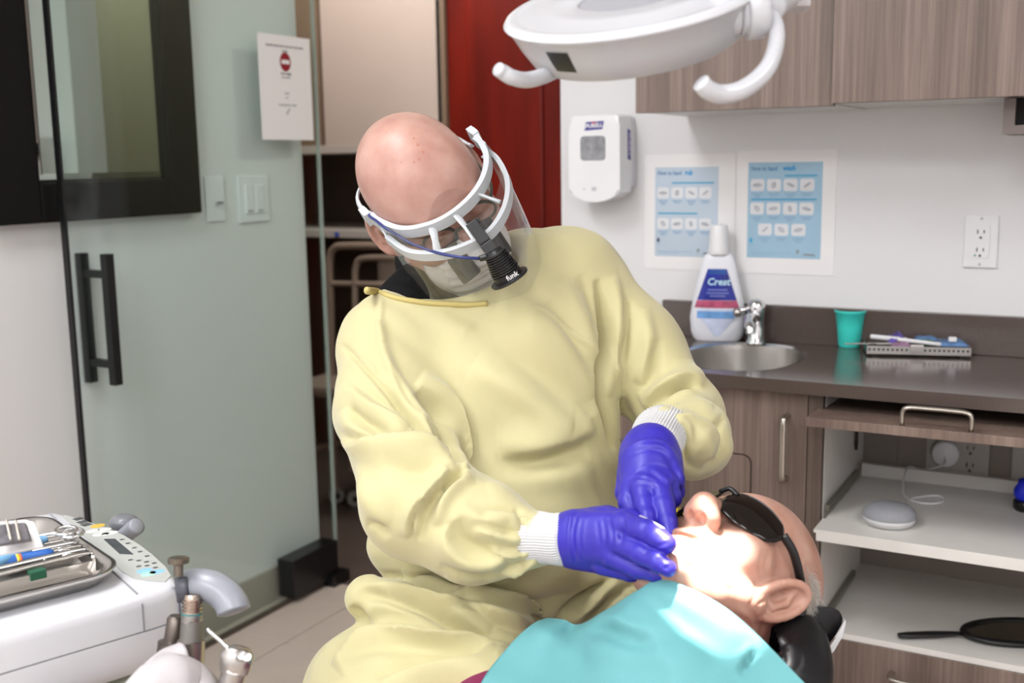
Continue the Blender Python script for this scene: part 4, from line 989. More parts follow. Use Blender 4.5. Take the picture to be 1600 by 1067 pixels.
# ------------------------------------------------------------------ materials of the people
def skin_mat(name, c0, c1, c2, spots=0, rough=.42):
    m, nt, N, L, b = new_mat(name)
    tc = N.new('ShaderNodeTexCoord')
    n = N.new('ShaderNodeTexNoise'); n.inputs['Scale'].default_value = 26; n.inputs['Detail'].default_value = 5; L.new(tc.outputs['Object'], n.inputs['Vector'])
    r = N.new('ShaderNodeValToRGB'); e = r.color_ramp.elements; e[0].position = .32; e[0].color = sr(c0); e[1].position = .7; e[1].color = sr(c2); e.new(.5).color = sr(c1)
    L.new(n.outputs['Fac'], r.inputs[0]); last = r.outputs[0]
    if spots:
        v = N.new('ShaderNodeTexVoronoi'); v.inputs['Scale'].default_value = 62; L.new(tc.outputs['Object'], v.inputs['Vector'])
        n3 = N.new('ShaderNodeTexNoise'); n3.inputs['Scale'].default_value = 14; L.new(tc.outputs['Object'], n3.inputs['Vector'])
        mt = N.new('ShaderNodeMath'); mt.operation = 'MULTIPLY_ADD'; mt.inputs[1].default_value = .45; mt.inputs[2].default_value = -.16; L.new(n3.outputs['Fac'], mt.inputs[0])
        lt = N.new('ShaderNodeMath'); lt.operation = 'LESS_THAN'; L.new(v.outputs['Distance'], lt.inputs[0]); L.new(mt.outputs[0], lt.inputs[1])
        ml = N.new('ShaderNodeMath'); ml.operation = 'MULTIPLY'; ml.inputs[1].default_value = spots; L.new(lt.outputs[0], ml.inputs[0])
        mx = N.new('ShaderNodeMix'); mx.data_type = 'RGBA'; L.new(ml.outputs[0], mx.inputs[0]); L.new(last, mx.inputs[6]); mx.inputs[7].default_value = sr('#a35a42'); last = mx.outputs[2]
    L.new(last, b.inputs['Base Color']); b.inputs['Roughness'].default_value = rough; b.inputs['Specular IOR Level'].default_value = .45
    b.inputs['Subsurface Weight'].default_value = .12; b.inputs['Subsurface Radius'].default_value = (.010, .004, .002); b.inputs['Subsurface Scale'].default_value = 1
    n2 = N.new('ShaderNodeTexNoise'); n2.inputs['Scale'].default_value = 420; n2.inputs['Detail'].default_value = 3; L.new(tc.outputs['Object'], n2.inputs['Vector'])
    bp = N.new('ShaderNodeBump'); bp.inputs['Strength'].default_value = .25; bp.inputs['Distance'].default_value = .0006; L.new(n2.outputs['Fac'], bp.inputs['Height']); L.new(bp.outputs[0], b.inputs['Normal'])
    return m
M_SKIN = skin_mat('skin_fair', '#ab8074', '#b58c7f', '#bd988c', .4, .38)
M_SKIN2 = skin_mat('skin_ruddy', '#aa7d6b', '#b68a78', '#c0998a', .25, .42)
M_GOWN = mat('yellow_gown_cloth', '#c2ba8c', .66, bump=.12, bscale=900, sss=0)
M_GOWN.node_tree.nodes['Principled BSDF'].inputs['Sheen Weight'].default_value = .35
M_KNIT = mat('white_knit', '#cfcfd0', .85)
def knit(m):
    nt = m.node_tree; N = nt.nodes; L = nt.links; b = N['Principled BSDF']; tc = N.new('ShaderNodeTexCoord')
    n = N.new('ShaderNodeTexNoise'); n.inputs['Scale'].default_value = 600; L.new(tc.outputs['Object'], n.inputs['Vector'])
    bp = N.new('ShaderNodeBump'); bp.inputs['Strength'].default_value = .4; bp.inputs['Distance'].default_value = .001; L.new(n.outputs['Fac'], bp.inputs['Height']); L.new(bp.outputs[0], b.inputs['Normal'])
knit(M_KNIT)
M_GLOVE = mat('blue_nitrile', '#3229a4', .42, noise=.1, nscale=30, bump=.12, bscale=160, spec=.5)
M_SHIRT = mat('black_shirt', '#0a0a0c', .85, bump=.2, bscale=500, spec=.2)
M_MASK = mat('white_mask_cloth', '#cbc9c6', .8, bump=.15, bscale=300)
# ================================================================== THE DENTIST
class Head:
    def __init__(s, px, py, d, R, F_, U, k=1.0):
        U = np.array(U, float); U /= np.linalg.norm(U); R = np.array(R, float); R = R-U*(R@U); R /= np.linalg.norm(R)
        s.B = np.stack([R, np.cross(U, R), U], 1); s.c = c3(px, py, d); s.k = k
    def cam(s, p): return s.c + (np.asarray(p, float)*s.k) @ s.B.T
    def w(s, p): return c2w(s.cam(p))
    def plane(s, px, py, z):      # local point on the plane z = const seen at a pixel
        o = np.zeros(3); r = c3(px, py, 1.0); n = s.B[:, 2]; t = ((s.c+n*z*s.k)@n)/(r@n); return ((r*t-s.c) @ s.B)/s.k
def head_sdf(h, nose=1.0, ear=1.0, mouth_open=0, neck=True, old=0, earpos=(.083, -.014, -.045), earout=(.9, -.44, 0), neck_to=(0, -.05, -.22), jawz=0):
    v = Vol((-.11, -.14, -.25), (.11, .15, .11), h)
    v.ell((0, -.012, 0), (.079, .098, .088), k=0)
    v.ell((0, .03, -.02), (.068, .066, .07), k=.03)
    v.ell((0, .025, -.085), (.058, .062, .056), k=.03)
    v.ell((0, .04, -.115-jawz), (.046, .05, .036), k=.03)
    v.cap((-.03, .056, -.128-jawz), (.03, .056, -.128-jawz), .02, .02, .02)
    v.cap((-.012, .079, -.138-jawz), (.012, .079, -.138-jawz), .016, .016, .016)
    v.cap((-.036, .081, -.018), (.036, .081, -.018), .013, .013, .014)
    for s in (-1, 1):
        v.ell((s*.044, .062, -.062), (.026, .026, .026), k=.02)
        v.ell((s*.034, .1, -.037), (.02, .014, .012), k=.012, op='sub')
        v.ell((s*.033, .079, -.037), (.0135, .0125, .0125), k=.003)
        v.cap((s*.02, .09, -.029), (s*.045, .083, -.033), .0035, .003, .004)
        v.cap((s*.064, .02, -.09), (s*.05, .045, -.125-jawz), .014, .014, .02)
    v.cap((0, .088, -.028), (0, .106*1+(.008*(nose-1)*10), -.068), .0085, .0115*nose, .012)
    v.ell((0, .106+.05*(nose-1), -.071), (.0125*nose, .0115*nose, .0105*nose), k=.014)
    for s in (-1, 1):
        v.ell((s*.0125*nose, .098+.05*(nose-1), -.0755), (.0085*nose, .0125, .0088), k=.009)
        v.ell((s*.0068*nose, .101+.05*(nose-1), -.0845), (.0042, .0072, .0048), k=.003, op='sub')
    v.ell((0, .082, -.1), (.03, .016, .022), k=.012)
    v.cap((-.019, .0905, -.0985), (.019, .0905, -.0985), .0045, .0045, .006)
    v.cap((-.0165, .0895, -.1115-mouth_open), (.0165, .0895, -.1115-mouth_open), .006, .006, .006)
    v.cap((-.024, .0945, -.105-mouth_open*.5), (.024, .0945, -.105-mouth_open*.5), .002+mouth_open*.5, .002+mouth_open*.5, .003, 'sub')
    if neck:
        n1 = np.array((0, -.02, -.09)); n2 = np.array(neck_to)
        v.cap(n1, n2, .056, .06, .03)
    # ears
    for s in (-1, 1):
        c = np.array((s*earpos[0], earpos[1], earpos[2])); e = ear
        out = np.array((s*earout[0], earout[1], earout[2])); out /= np.linalg.norm(out)      # ear plate normal
        fw = np.array((s*.44, .9, 0)); fw /= np.linalg.norm(fw); up = np.array((0, -.16, .99)); up -= out*(up@out); up /= np.linalg.norm(up); fw = np.cross(up, out)*(-1 if s > 0 else 1)
        v.cap(c-out*.004-fw*.004, np.array((s*.066, earpos[1]-.006, earpos[2])), .011, .016, .008)
        if fw[1] < 0: fw = -fw
        A = [out, fw, up]
        v.ell(c, (.0075, .0185*e, .031*e), A, k=.008)
        v.ell(c-fw*.001+up*.002+out*.0075, (.0075, .0128*e, .0225*e), A, k=.003, op='sub')
        pts = []
        for t in np.linspace(-1.05, 2*PI-2.1, 22):   # helix rim
            a = t+.35; pts.append((c + fw*(.0172*e*math.cos(a)) + up*(.0295*e*math.sin(a)) + out*.0052, .0037*e))
        v.chain(pts, .003)
        v.chain([(c+fw*.004*e+up*.016*e+out*.0015, .003), (c-fw*.005*e+up*.006*e+out*.003, .0036), (c-fw*.006*e-up*.010*e+out*.003, .0036), (c+fw*.004*e-up*.017*e+out*.002, .0032)], .004)
        v.ell(c+fw*.006*e-up*.002+out*.001, (.0055, .0075*e, .0085*e), A, k=.003, op='sub')
        v.cap(c+fw*.0145*e-up*.002+out*.002, c+fw*.0135*e-up*.009*e+out*.002, .0045, .0045, .004)
        v.ell(c+fw*.004*e-up*.027*e+out*.002, (.0055, .0095*e, .0105*e), A, k=.006)
    return v
DH = Head(655, 279, 1.53, (-.8, -.58, .144), None, (-.345, .645, .68))
base_w = P(700, 900, 1.55); 
dent = thing('person', 'bald dentist in yellow gown and face shield leaning over the patient', 'person', (base_w[0], base_w[1], 0))
v = head_sdf(.0021, neck_to=(.0, -.075, -.19), ear=1.12, earpos=(.079, -.012, -.05), earout=(.8, .5, .1))
V, F = v.mesh(2)
np_obj('body', c2w(DH.cam(V)), F, M_SKIN, dent)
# eyebrows and eyes are under the shield: closed-lid eyes looking down
for s in (-1, 1):
    bm = nb(); tube(bm, [DH.w((s*x, y, z)) for x, y, z in ((.018, .0955, -.019), (.032, .0955, -.014), (.047, .085, -.018))], [.0018, .0024, .0012], 8, sy=1.2); bm_obj('eyebrow', bm, mat('brow_hair', '#7a5a44', .9) if 'brow_hair' not in MATS else MATS['brow_hair'], dent, smooth=True)
# ---- mask
v = Vol((-.09, -.03, -.19), (.09, .16, -.02), .003)
v.ell((0, .05, -.112), (.0665, .062, .062), k=0); v.cap((0, .095, -.062), (0, .112, -.082), .016, .02, .025); v.cap((-.02, .085, -.15), (.02, .085, -.15), .018, .018, .02)
v.ell((0, -.03, -.1), (.12, .055, .12), k=.006, op='sub')
V, F = v.mesh(2)
V += vnormals(V, F)*(.0012*np.sin(V[:, 2:3]*420))*(np.abs(V[:, 0:1]) < .05)
np_obj('face_mask', c2w(DH.cam(V)), F, M_MASK, dent)
for s in (-1, 1):
    bm = nb(); tube(bm, spline([DH.w((s*x, y, z)) for x, y, z in ((.062, .055, -.085), (.076, .03, -.06), (.083, .002, -.035), (.083, -.02, -.03))], 4), .0013, 6); bm_obj('mask_strap', bm, M_MASK, dent)
# ---- shirt collar
v = Vol(c3(520, 560, 1.85)-.02, c3(900, 380, 1.40)+.02, .005)
nk0 = DH.cam((0, -.03, -.12)); nk1 = DH.cam((0, -.085, -.21))
v.cap(nk0*.45+nk1*.55, nk1, .072, .088, 0); v.cap(nk0*1.3-nk1*.3, nk0*.5+nk1*.5, .05, .061, .006, 'sub')
v.cap(*[pr(632, 492, 1.60, 58)[0], pr(740, 505, 1.62, 74)[0], pr(632, 492, 1.60, 58)[1], pr(740, 505, 1.62, 74)[1]], .02); v.cap(pr(648, 452, 1.58, 40)[0], pr(668, 470, 1.60, 44)[0], pr(648, 452, 1.58, 40)[1], pr(668, 470, 1.60, 44)[1], .02)
V, F = v.mesh(3); V = sculpt_folds(V, F, [('g', [(600, 440), (640, 452), (670, 466)], 5, 4), ('r', [(630, 420), (650, 440)], 6, 4)])
np_obj('shirt_collar', c2w(V), F, M_SHIRT, dent)
# ---- gown
g = Vol((-.36, -.78, -1.90), (.36, .20, -1.18), .0033)
def ge(px, py, d, rx, ry, rz, k=.05, op='add', rot=0):
    s = d/FPX; c_, s_ = math.cos(rot), math.sin(rot)
    g.ell(c3(px, py, d), (rx*s, ry*s, rz), [(c_, s_, 0), (-s_, c_, 0), (0, 0, 1)], k, op)
def gc(a, b, k=.04, op='add'): g.cap(a[0], b[0], a[1], b[1], k, op)
ge(770, 560, 1.62, 185, 150, .135, 0, rot=.25)
ge(790, 700, 1.60, 178, 190, .14, .08)
ge(775, 845, 1.56, 188, 120, .15, .08)
gc(pr(625, 528, 1.58, 70), pr(760, 470, 1.64, 84), .06); gc(pr(760, 470, 1.64, 84), pr(878, 446, 1.67, 80), .06)
# raised collar behind the neck towards the camera-right shoulder
gc(pr(830, 430, 1.66, 64), pr(880, 440, 1.67, 72), .04)
# right arm
gc(pr(606, 548, 1.56, 80), pr(612, 640, 1.50, 82), .04); gc(pr(612, 640, 1.50, 82), pr(655, 778, 1.38, 86), .03)
gc(pr(655, 790, 1.38, 84), pr(742, 828, 1.345, 77), .03); gc(pr(742, 828, 1.345, 77), pr(834, 841, 1.31, 45), .025)
# left arm
gc(pr(892, 450, 1.67, 84), pr(985, 545, 1.65, 76), .035); gc(pr(985, 545, 1.65, 76), pr(1062, 648, 1.60, 62), .03)
gc(pr(1068, 652, 1.59, 60), pr(1085, 690, 1.50, 52), .03); gc(pr(1085, 690, 1.50, 50), pr(1040, 690, 1.42, 52), .025)
gc(pr(1085, 690, 1.50, 46), pr(1066, 716, 1.44, 26), .02)
gc(pr(1098, 668, 1.51, 34), pr(1116, 698, 1.475, 17), .018); gc(pr(1116, 698, 1.475, 17), pr(1076, 724, 1.445, 17), .018)
# lap and skirt
ge(690, 965, 1.52, 118, 72, .17, .02, rot=-.1)
gc(pr(574, 934, 1.45, 36), pr(640, 965, 1.44, 52), .014); gc(pr(640, 965, 1.44, 52), pr(770, 1000, 1.42, 70), .02)
ge(640, 1078, 1.44, 152, 116, .17, .014)
gc(pr(560, 1068, 1.42, 70), pr(800, 1110, 1.34, 95), .03)
gc(pr(600, 1130, 1.44, 115), pr(620, 1250, 1.46, 130), .05)
gc(pr(820, 905, 1.55, 95), pr(960, 905, 1.50, 62), .05)
# tucked under the forearm: the blousing behind the elbow
gc(pr(625, 848, 1.53, 52), pr(700, 872, 1.52, 56), .014)
# neck opening
nd = DH.cam((0, -.09, -.2)); nu = DH.cam((0, -.02, -.05))
g.cap(nd, nu*1.5-nd*.5, .07, .085, .012, 'sub')
g.ell(DH.cam((0, .03, -.1)), (.095, .095, .095), None, .02, 'sub')
for dd in (1.36, 1.42, 1.48, 1.54, 1.60, 1.66, 1.72):
    gc(pr(603, 424, dd, 26), pr(650, 438, dd, 27), .012, 'sub'); gc(pr(650, 438, dd, 27), pr(720, 444, dd, 26), .012, 'sub')
V, F = g.mesh(3)
folds = [
 # raglan edge of the right sleeve: a ridge between two sharp grooves
 ('g', [(533, 538), (568, 573), (608, 618), (648, 662), (680, 698), (697, 722)], 4.5, 7), ('r', [(594, 500), (600, 550), (620, 598), (652, 645), (688, 692), (706, 722)], 9, 7), ('g', [(611, 580), (636, 624), (662, 658)], 5, 5), ('g', [(660, 655), (690, 690), (712, 735)], 5, 6),
 ('r', [(598, 462), (594, 500), (600, 540)], 5, 2.5),
 # sleeve folds above the elbow
 ('o', [(546, 600), (570, 622), (605, 645), (640, 664)], 8, 6), ('g', [(552, 640), (575, 660), (610, 676)], 7, 5), ('o', [(540, 640), (560, 668), (600, 690)], 8, 5), ('r', [(560, 560), (585, 590), (612, 630)], 8, 3),
 ('o', [(524, 684), (560, 697), (620, 697), (680, 702), (712, 728), (735, 744)], 10, 13),
 ('r', [(545, 716), (570, 770), (600, 822)], 14, 4), ('g', [(600, 730), (640, 735), (690, 745)], 16, 5),
 # elbow and forearm
 ('o', [(702, 742), (678, 768), (655, 800), (648, 842)], 8, 12), ('g', [(662, 782), (648, 812), (645, 842)], 5, 9), ('g', [(735, 738), (712, 748), (690, 765)], 5, 7), ('r', [(738, 748), (715, 760), (694, 785), (684, 820)], 9, 6),
 ('o', [(696, 822), (706, 850), (738, 872), (790, 872)], 9, 9), ('g', [(712, 812), (730, 846), (772, 862)], 12, 6), ('r', [(715, 795), (750, 812), (790, 826)], 13, 5),
 ('o', [(740, 826), (782, 836), (820, 842)], 6, 6), ('o', [(760, 800), (795, 806), (824, 812)], 6, 5), ('o', [(760, 856), (795, 862), (826, 864)], 5, 6), ('g', [(806, 792), (816, 830), (814, 872)], 4, 5), ('o', [(780, 892), (812, 884), (838, 872)], 5, 5), ('g', [(690, 880), (740, 895), (800, 892)], 8, 4),
 # chest
 ('o', [(728, 760), (722, 715), (712, 668), (690, 630), (650, 598)], 9, 8), ('g', [(652, 612), (684, 640), (700, 680), (704, 730)], 12, 7), ('r', [(655, 590), (696, 618), (722, 660), (732, 720)], 9, 4),
 ('g', [(730, 515), (795, 552), (865, 598), (925, 650)], 22, 6), ('r', [(740, 570), (800, 605), (860, 655), (890, 668)], 24, 6), ('o', [(930, 668), (885, 690), (835, 706), (780, 712)], 16, 8), ('g', [(775, 712), (840, 722), (920, 700)], 14, 5), ('r', [(760, 760), (830, 750), (930, 740)], 22, 4),
 ('r', [(780, 470), (830, 500), (890, 560), (930, 620)], 20, 4), ('g', [(858, 470), (895, 520), (930, 585)], 12, 4), ('r', [(836, 478), (868, 492), (905, 526), (943, 560)], 4, 2.5), ('r', [(880, 440), (912, 500), (930, 560)], 13, 4), ('g', [(905, 430), (925, 470), (935, 520)], 9, 4),
 ('g', [(700, 480), (760, 500), (830, 505)], 18, 3),
 # left armpit crease
 ('g', [(934, 436), (945, 500), (942, 560), (940, 610), (950, 655), (962, 705)], 5.5, 17), ('r', [(958, 430), (965, 500), (960, 570), (955, 620)], 11, 7), ('g', [(984, 470), (978, 520), (966, 575)], 8, 6), ('r', [(1004, 480), (1012, 540), (1000, 600)], 12, 5), ('g', [(1024, 530), (1020, 580), (1004, 620)], 9, 5), ('g', [(970, 620), (985, 660), (1000, 690)], 9, 5),
 # left elbow
 ('o', [(1098, 602), (1072, 596), (1040, 614), (1006, 636)], 8, 12), ('g', [(1012, 632), (1046, 612), (1082, 602)], 4.5, 9), ('r', [(1020, 650), (1070, 622), (1116, 634)], 11, 6),
 ('o', [(1052, 652), (1082, 656), (1106, 682), (1114, 716)], 8, 9), ('g', [(1060, 664), (1074, 690), (1076, 732)], 5, 7), ('r', [(1086, 676), (1096, 706), (1090, 730)], 7, 5), ('g', [(1064, 655), (1080, 668), (1086, 700)], 3.5, 4), ('g', [(1131, 650), (1118, 672), (1122, 704)], 6, 5),
 # waist
 ('o', [(870, 962), (800, 948), (724, 945), (680, 928), (622, 903)], 8, 14), ('g', [(628, 906), (684, 930), (728, 946)], 5, 10), ('r', [(612, 924), (676, 950), (740, 962), (830, 968)], 10, 10),
 ('o', [(764, 990), (735, 980), (680, 962), (622, 936), (566, 914)], 8, 13), ('g', [(590, 924), (640, 944), (700, 972)], 5, 9), ('o', [(826, 986), (785, 972), (738, 956), (690, 962)], 6, 8),
 ('o', [(520, 1040), (560, 1006), (620, 996), (700, 1004), (800, 1012)], 11, 13), ('g', [(536, 1034), (600, 1012), (690, 1018), (780, 1026)], 12, 9), ('r', [(545, 1008), (600, 985), (680, 992), (770, 1006)], 10, 8),
 ('g', [(548, 948), (566, 968), (575, 985)], 9, 6), ('r', [(572, 960), (600, 945), (650, 962), (700, 995)], 12, 6),
 ('o', [(590, 1066), (660, 1046), (730, 1040), (775, 1016)], 10, 8),
 ('o', [(880, 972), (920, 936), (966, 905)], 7, 10), ('o', [(906, 978), (950, 940), (1004, 915)], 6, 8), ('g', [(866, 966), (908, 936), (945, 912)], 5, 8), ('r', [(760, 905), (840, 912), (900, 895)], 22, 6), ('g', [(750, 930), (830, 938), (890, 925)], 8, 5),
 ('g', [(588, 898), (640, 902), (700, 902)], 6, 8), ('g', [(575, 815), (590, 822), (606, 840)], 6, 6),
]
V = sculpt_folds(V, F, folds, 1.95)
N = vnormals(V, F); q = V*1
wob = .0016*np.sin(q[:, 0]*38+3*np.sin(q[:, 1]*21))*np.sin(q[:, 1]*33+2*np.sin(q[:, 2]*27)) + .0008*np.sin(q[:, 0]*90+q[:, 1]*70+4*np.sin(q[:, 2]*40))
V = smooth_mesh(V + N*wob[:, None]*.8, F, 1, .3)
gown = np_obj('gown', c2w(V), F, M_GOWN, dent)
# neckline binding, raglan seam lines are modelled in the cloth
cn = [(572, 452, 1.50), (590, 453, 1.492), (620, 462, 1.485), (655, 468, 1.48), (690, 471, 1.478), (730, 474, 1.48), (775, 470, 1.49)]
from mathutils.bvhtree import BVHTree
gw = c2w(V); bvh = BVHTree.FromPolygons([tuple(p) for p in gw], [tuple(f) for f in F.tolist()])
def on_mesh(bv, px, py, default=1.5):
    r = ray(px, py); hit = bv.ray_cast(Vector(CAM), Vector(r)); return np.array(hit[0]) if hit[0] else P(px, py, default)
bp_ = [on_mesh(bvh, x, y+4) for x, y in ((573, 450), (590, 452), (606, 458), (625, 463), (648, 467), (672, 470), (700, 471), (730, 472), (762, 470))]
bm = nb(); tube(bm, spline(bp_, 5), .0042, 10, sy=1.3); bm_obj('neckline_binding', bm, mat('binding_yellow', '#c0b070', .8), dent, smooth=True)
# ---- knitted cuffs
def ribbed(name, a, b, ra, rb, nrib, parent, flat=.9):
    A, B = c2w(a), c2w(b); ax = (B-A)/np.linalg.norm(B-A); M = zto(A, ax, CF); L_ = np.linalg.norm(B-A)
    bm = nb(); n = nrib*4; rings = []
    for j in range(13):
        t = j/12; r = ra+(rb-ra)*t - .0035*math.sin(PI*t)*0 + (.001*math.sin(9*t))
        if t < .05 or t > .95: r -= .003
        rings.append([bm.verts.new(M @ Vector(((r+.0011*math.cos(2*PI*k/4))*math.cos(2*PI*k/n), (r+.0011*math.cos(2*PI*k/4))*math.sin(2*PI*k/n)*flat, t*L_))) for k in range(n)])
    for X, Y in zip(rings, rings[1:]):
        for k in range(n): bm.faces.new((X[k], X[(k+1) % n], Y[(k+1) % n], Y[k]))
    bm.faces.new(rings[0][::-1]); bm.faces.new(rings[-1])
    return bm_obj(name, bm, M_KNIT, parent, smooth=True)
ribbed('knit_cuff', c3(826, 840, 1.315), c3(893, 843, 1.275), 45*1.3/FPX, 43*1.28/FPX, 56, dent)
ribbed('knit_cuff', c3(1036, 672, 1.43), c3(1016, 706, 1.355), 47*1.42/FPX, 45*1.36/FPX, 56, dent)
# ---- gloved hands
def hand(name, lo, hi, parts, fingers, rim, folds, parent):
    v = Vol(lo, hi, .0017)
    first = True
    for a, b in parts: v.cap(a[0], b[0], a[1], b[1], 0 if first else .012); first = False
    for ch in fingers:
        w2 = Vol(lo, hi, .0017); w2.chain(ch, .003)
        h = np.clip(.5+.5*(v.d-w2.d)/.0032, 0, 1); v.d = v.d*(1-h)+w2.d*h-.0032*h*(1-h)
    v.chain(rim, .002)
    V, F = v.mesh(2)
    V = sculpt_folds(V, F, folds)
    return np_obj(name, c2w(V), F, M_GLOVE, parent)
def bounds(pts, m=.05):
    A = np.array([p[0] for p in pts]); return A.min(0)-m, A.max(0)+m
def rimchain(cx_, cy_, d, rx, ry, rot, tilt, r=2.4, n=22):
    out = []
    for t in np.linspace(0, 2*PI, n):
        x, y = rx*math.cos(t), ry*math.sin(t)
        out.append(pr(cx_+x*math.cos(rot)-y*math.sin(rot), cy_+x*math.sin(rot)+y*math.cos(rot), d+tilt*math.cos(t) , r))
    return out
pA = [(pr(893, 842, 1.283, 44), pr(930, 842, 1.28, 45)), (pr(900, 822, 1.27, 24), pr(974, 820, 1.228, 22)), (pr(900, 840, 1.262, 24), pr(966, 844, 1.224, 21)), (pr(902, 856, 1.265, 23), pr(956, 867, 1.23, 19)), (pr(904, 866, 1.275, 20), pr(946, 880, 1.255, 19)),
      (pr(900, 845, 1.30, 38), pr(956, 846, 1.275, 38)), (pr(905, 825, 1.305, 26), pr(950, 813, 1.285, 23))]
fA = [[pr(974, 819, 1.225, 21), pr(1008, 829, 1.192, 18), pr(1028, 840, 1.175, 17), pr(1042, 850, 1.165, 15.5)],
      [pr(966, 845, 1.222, 20), pr(1004, 866, 1.185, 17), pr(1028, 878, 1.165, 15.5), pr(1044, 888, 1.158, 13.5)],
      [pr(956, 868, 1.228, 19), pr(996, 889, 1.205, 15), pr(1022, 896, 1.19, 12.5), pr(1036, 898, 1.185, 10.5)],
      [pr(942, 882, 1.245, 17), pr(984, 896, 1.23, 12.5), pr(1010, 900, 1.22, 9.5)],
      [pr(940, 812, 1.275, 20), pr(985, 810, 1.258, 15), pr(1012, 822, 1.24, 11), pr(1026, 830, 1.23, 9)]]
lo, hi = bounds([p for ab in pA for p in ab]+[p for c in fA for p in c])
hand('glove', lo, hi, pA, fA, [], [
    ('g', [(976, 800), (972, 830), (966, 862)], 5, 2), ('s', [(945, 805), (950, 850), (940, 890)], 4, 1.1), ('s', [(955, 808), (960, 840), (955, 870)], 3.5, 1.0), ('s', [(936, 812), (940, 850)], 3, .9),
    ('s', [(905, 800), (898, 840), (904, 878)], 4, 1.6), ('r', [(893, 800), (888, 842), (896, 882)], 2.6, 1.6), ('s', [(912, 806), (908, 842), (914, 876)], 3, .8),
    ('g', [(1008, 818), (1000, 840)], 3, .9), ('g', [(1012, 856), (1002, 876)], 3, .9), ('s', [(1026, 850), (1044, 846)], 2.5, .6), ('s', [(1024, 860), (1046, 858)], 2.5, .6), ('s', [(1030, 878), (1050, 890)], 2.5, .6), ('s', [(1034, 888), (1050, 880)], 2.5, .6)], dent)
pB = [(pr(1016, 705, 1.35, 45), pr(1014, 722, 1.335, 45)), (pr(996, 712, 1.345, 24), pr(990, 762, 1.305, 21)), (pr(1012, 710, 1.335, 24), pr(1014, 764, 1.288, 21)), (pr(1030, 712, 1.34, 24), pr(1036, 758, 1.293, 20)), (pr(1044, 720, 1.35, 20), pr(1053, 750, 1.31, 17)),
      (pr(1014, 716, 1.36, 40), pr(1014, 750, 1.325, 38))]
fB = [[pr(1004, 764, 1.29, 20), pr(1008, 790, 1.27, 16.5), pr(1012, 806, 1.255, 13.5), pr(1013, 820, 1.245, 12)],
      [pr(1030, 762, 1.285, 20), pr(1038, 792, 1.262, 17.5), pr(1044, 816, 1.245, 14.5), pr(1047, 832, 1.235, 12)],
      [pr(986, 762, 1.31, 20), pr(982, 786, 1.295, 16), pr(992, 806, 1.275, 13), pr(1000, 818, 1.262, 11)],
      [pr(1042, 754, 1.295, 18), pr(1049, 778, 1.29, 16), pr(1044, 788, 1.31, 13)],
      [pr(1053, 748, 1.31, 16), pr(1056, 768, 1.315, 14), pr(1050, 778, 1.33, 12)],
      [pr(982, 735, 1.345, 18), pr(976, 770, 1.325, 15), pr(984, 800, 1.30, 12)]]
lo, hi = bounds([p for ab in pB for p in ab]+[p for c in fB for p in c])
hand('glove', lo, hi, pB, fB, [], [
    ('r', [(972, 706), (1000, 690), (1035, 690), (1062, 722)], 2.6, 1.8), ('s', [(970, 716), (1000, 700), (1035, 702), (1058, 728)], 4, 1.4),
    ('s', [(975, 748), (1000, 745), (1030, 752)], 3, .9), ('s', [(978, 758), (1002, 752), (1030, 760)], 3, .9), ('s', [(1016, 735), (1036, 748), (1048, 760)], 4, 1.5), ('g', [(1016, 762), (1020, 775)], 3, 2), ('s', [(1050, 720), (1060, 740), (1062, 760)], 4, 1.4), ('s', [(1056, 750), (1064, 765)], 3, 1)], dent)
# cotton roll between the fingers
bm = nb(); tube(bm, [P(1000, 808, 1.215), P(1016, 818, 1.195), P(1034, 829, 1.172)], [.0025, .004, .0042], 14); tag(bm_obj('cotton_roll', bm, M_PAPER, None, loc=P(1014, 816, 1.19), smooth=True), 'white cotton roll held under the blue gloved index finger', 'cotton roll')
# ================================================================== FACE SHIELD AND LOUPES
M_FRAME = mat('frosted_white_plastic', '#c2c6cb', .35, sss=0); 
M_FILM = clear_mat('clear_film', (.955, .96, .95), .04, 1.0, 1.5, .05, '#e9e6df')
fs = thing('face_shield', 'clear face shield on a frosted white frame worn by the dentist', 'face shield', DH.w((0, .12, -.05)))
def flat_band(name, pts, wid, thick, m, parent):
    """strip with a rectangular section: pts local, height along local z"""
    sp = spline(pts, 6); bm = nb(); rings = []
    for i, p in enumerate(sp):
        a = np.array(sp[max(0, i-1)]); b = np.array(sp[min(len(sp)-1, i+1)]); t = b-a; t /= np.linalg.norm(t); n = np.cross(t, (0, 0, 1)); n /= np.linalg.norm(n)
        rings.append([bm.verts.new(DH.w(np.array(p)+n*dx+np.array((0, 0, dz)))) for dx, dz in ((-thick/2, -wid/2), (thick/2, -wid/2), (thick/2, wid/2), (-thick/2, wid/2))])
    for A, B in zip(rings, rings[1:]):
        for k in range(4): bm.faces.new((A[k], A[(k+1) % 4], B[(k+1) % 4], B[k]))
    bm.faces.new(rings[0][::-1]); bm.faces.new(rings[-1])
    bmesh.ops.bevel(bm, geom=list(bm.edges), offset=.0008, segments=1, affect='EDGES') if False else None
    return bm_obj(name, bm, m, parent)
ZB, ZR = -.008, -.024
band_px = [(578, 338), (600, 352), (630, 362), (664, 358), (700, 343), (736, 314), (758, 280), (762, 246), (746, 216)]
band = [DH.plane(x, y, ZB) for x, y in band_px]
ring_px = [(607, 374), (640, 396), (682, 399), (723, 389), (765, 366), (790, 328), (795, 288), (780, 254), (758, 236)]
ring = [DH.plane(x, y, ZR) for x, y in ring_px]
flat_band('headband', band, .0155, .008, M_FRAME, fs)
flat_band('visor_ring', ring, .0135, .007, M_FRAME, fs)
def strut(a, b, wid=.007, name='strut'):
    bm = nb(); tube(bm, [DH.w(a), DH.w((np.array(a)+np.array(b))/2), DH.w(b)], [wid, wid*.72, wid], 8, sy=.5); return bm_obj(name, bm, M_FRAME, fs)
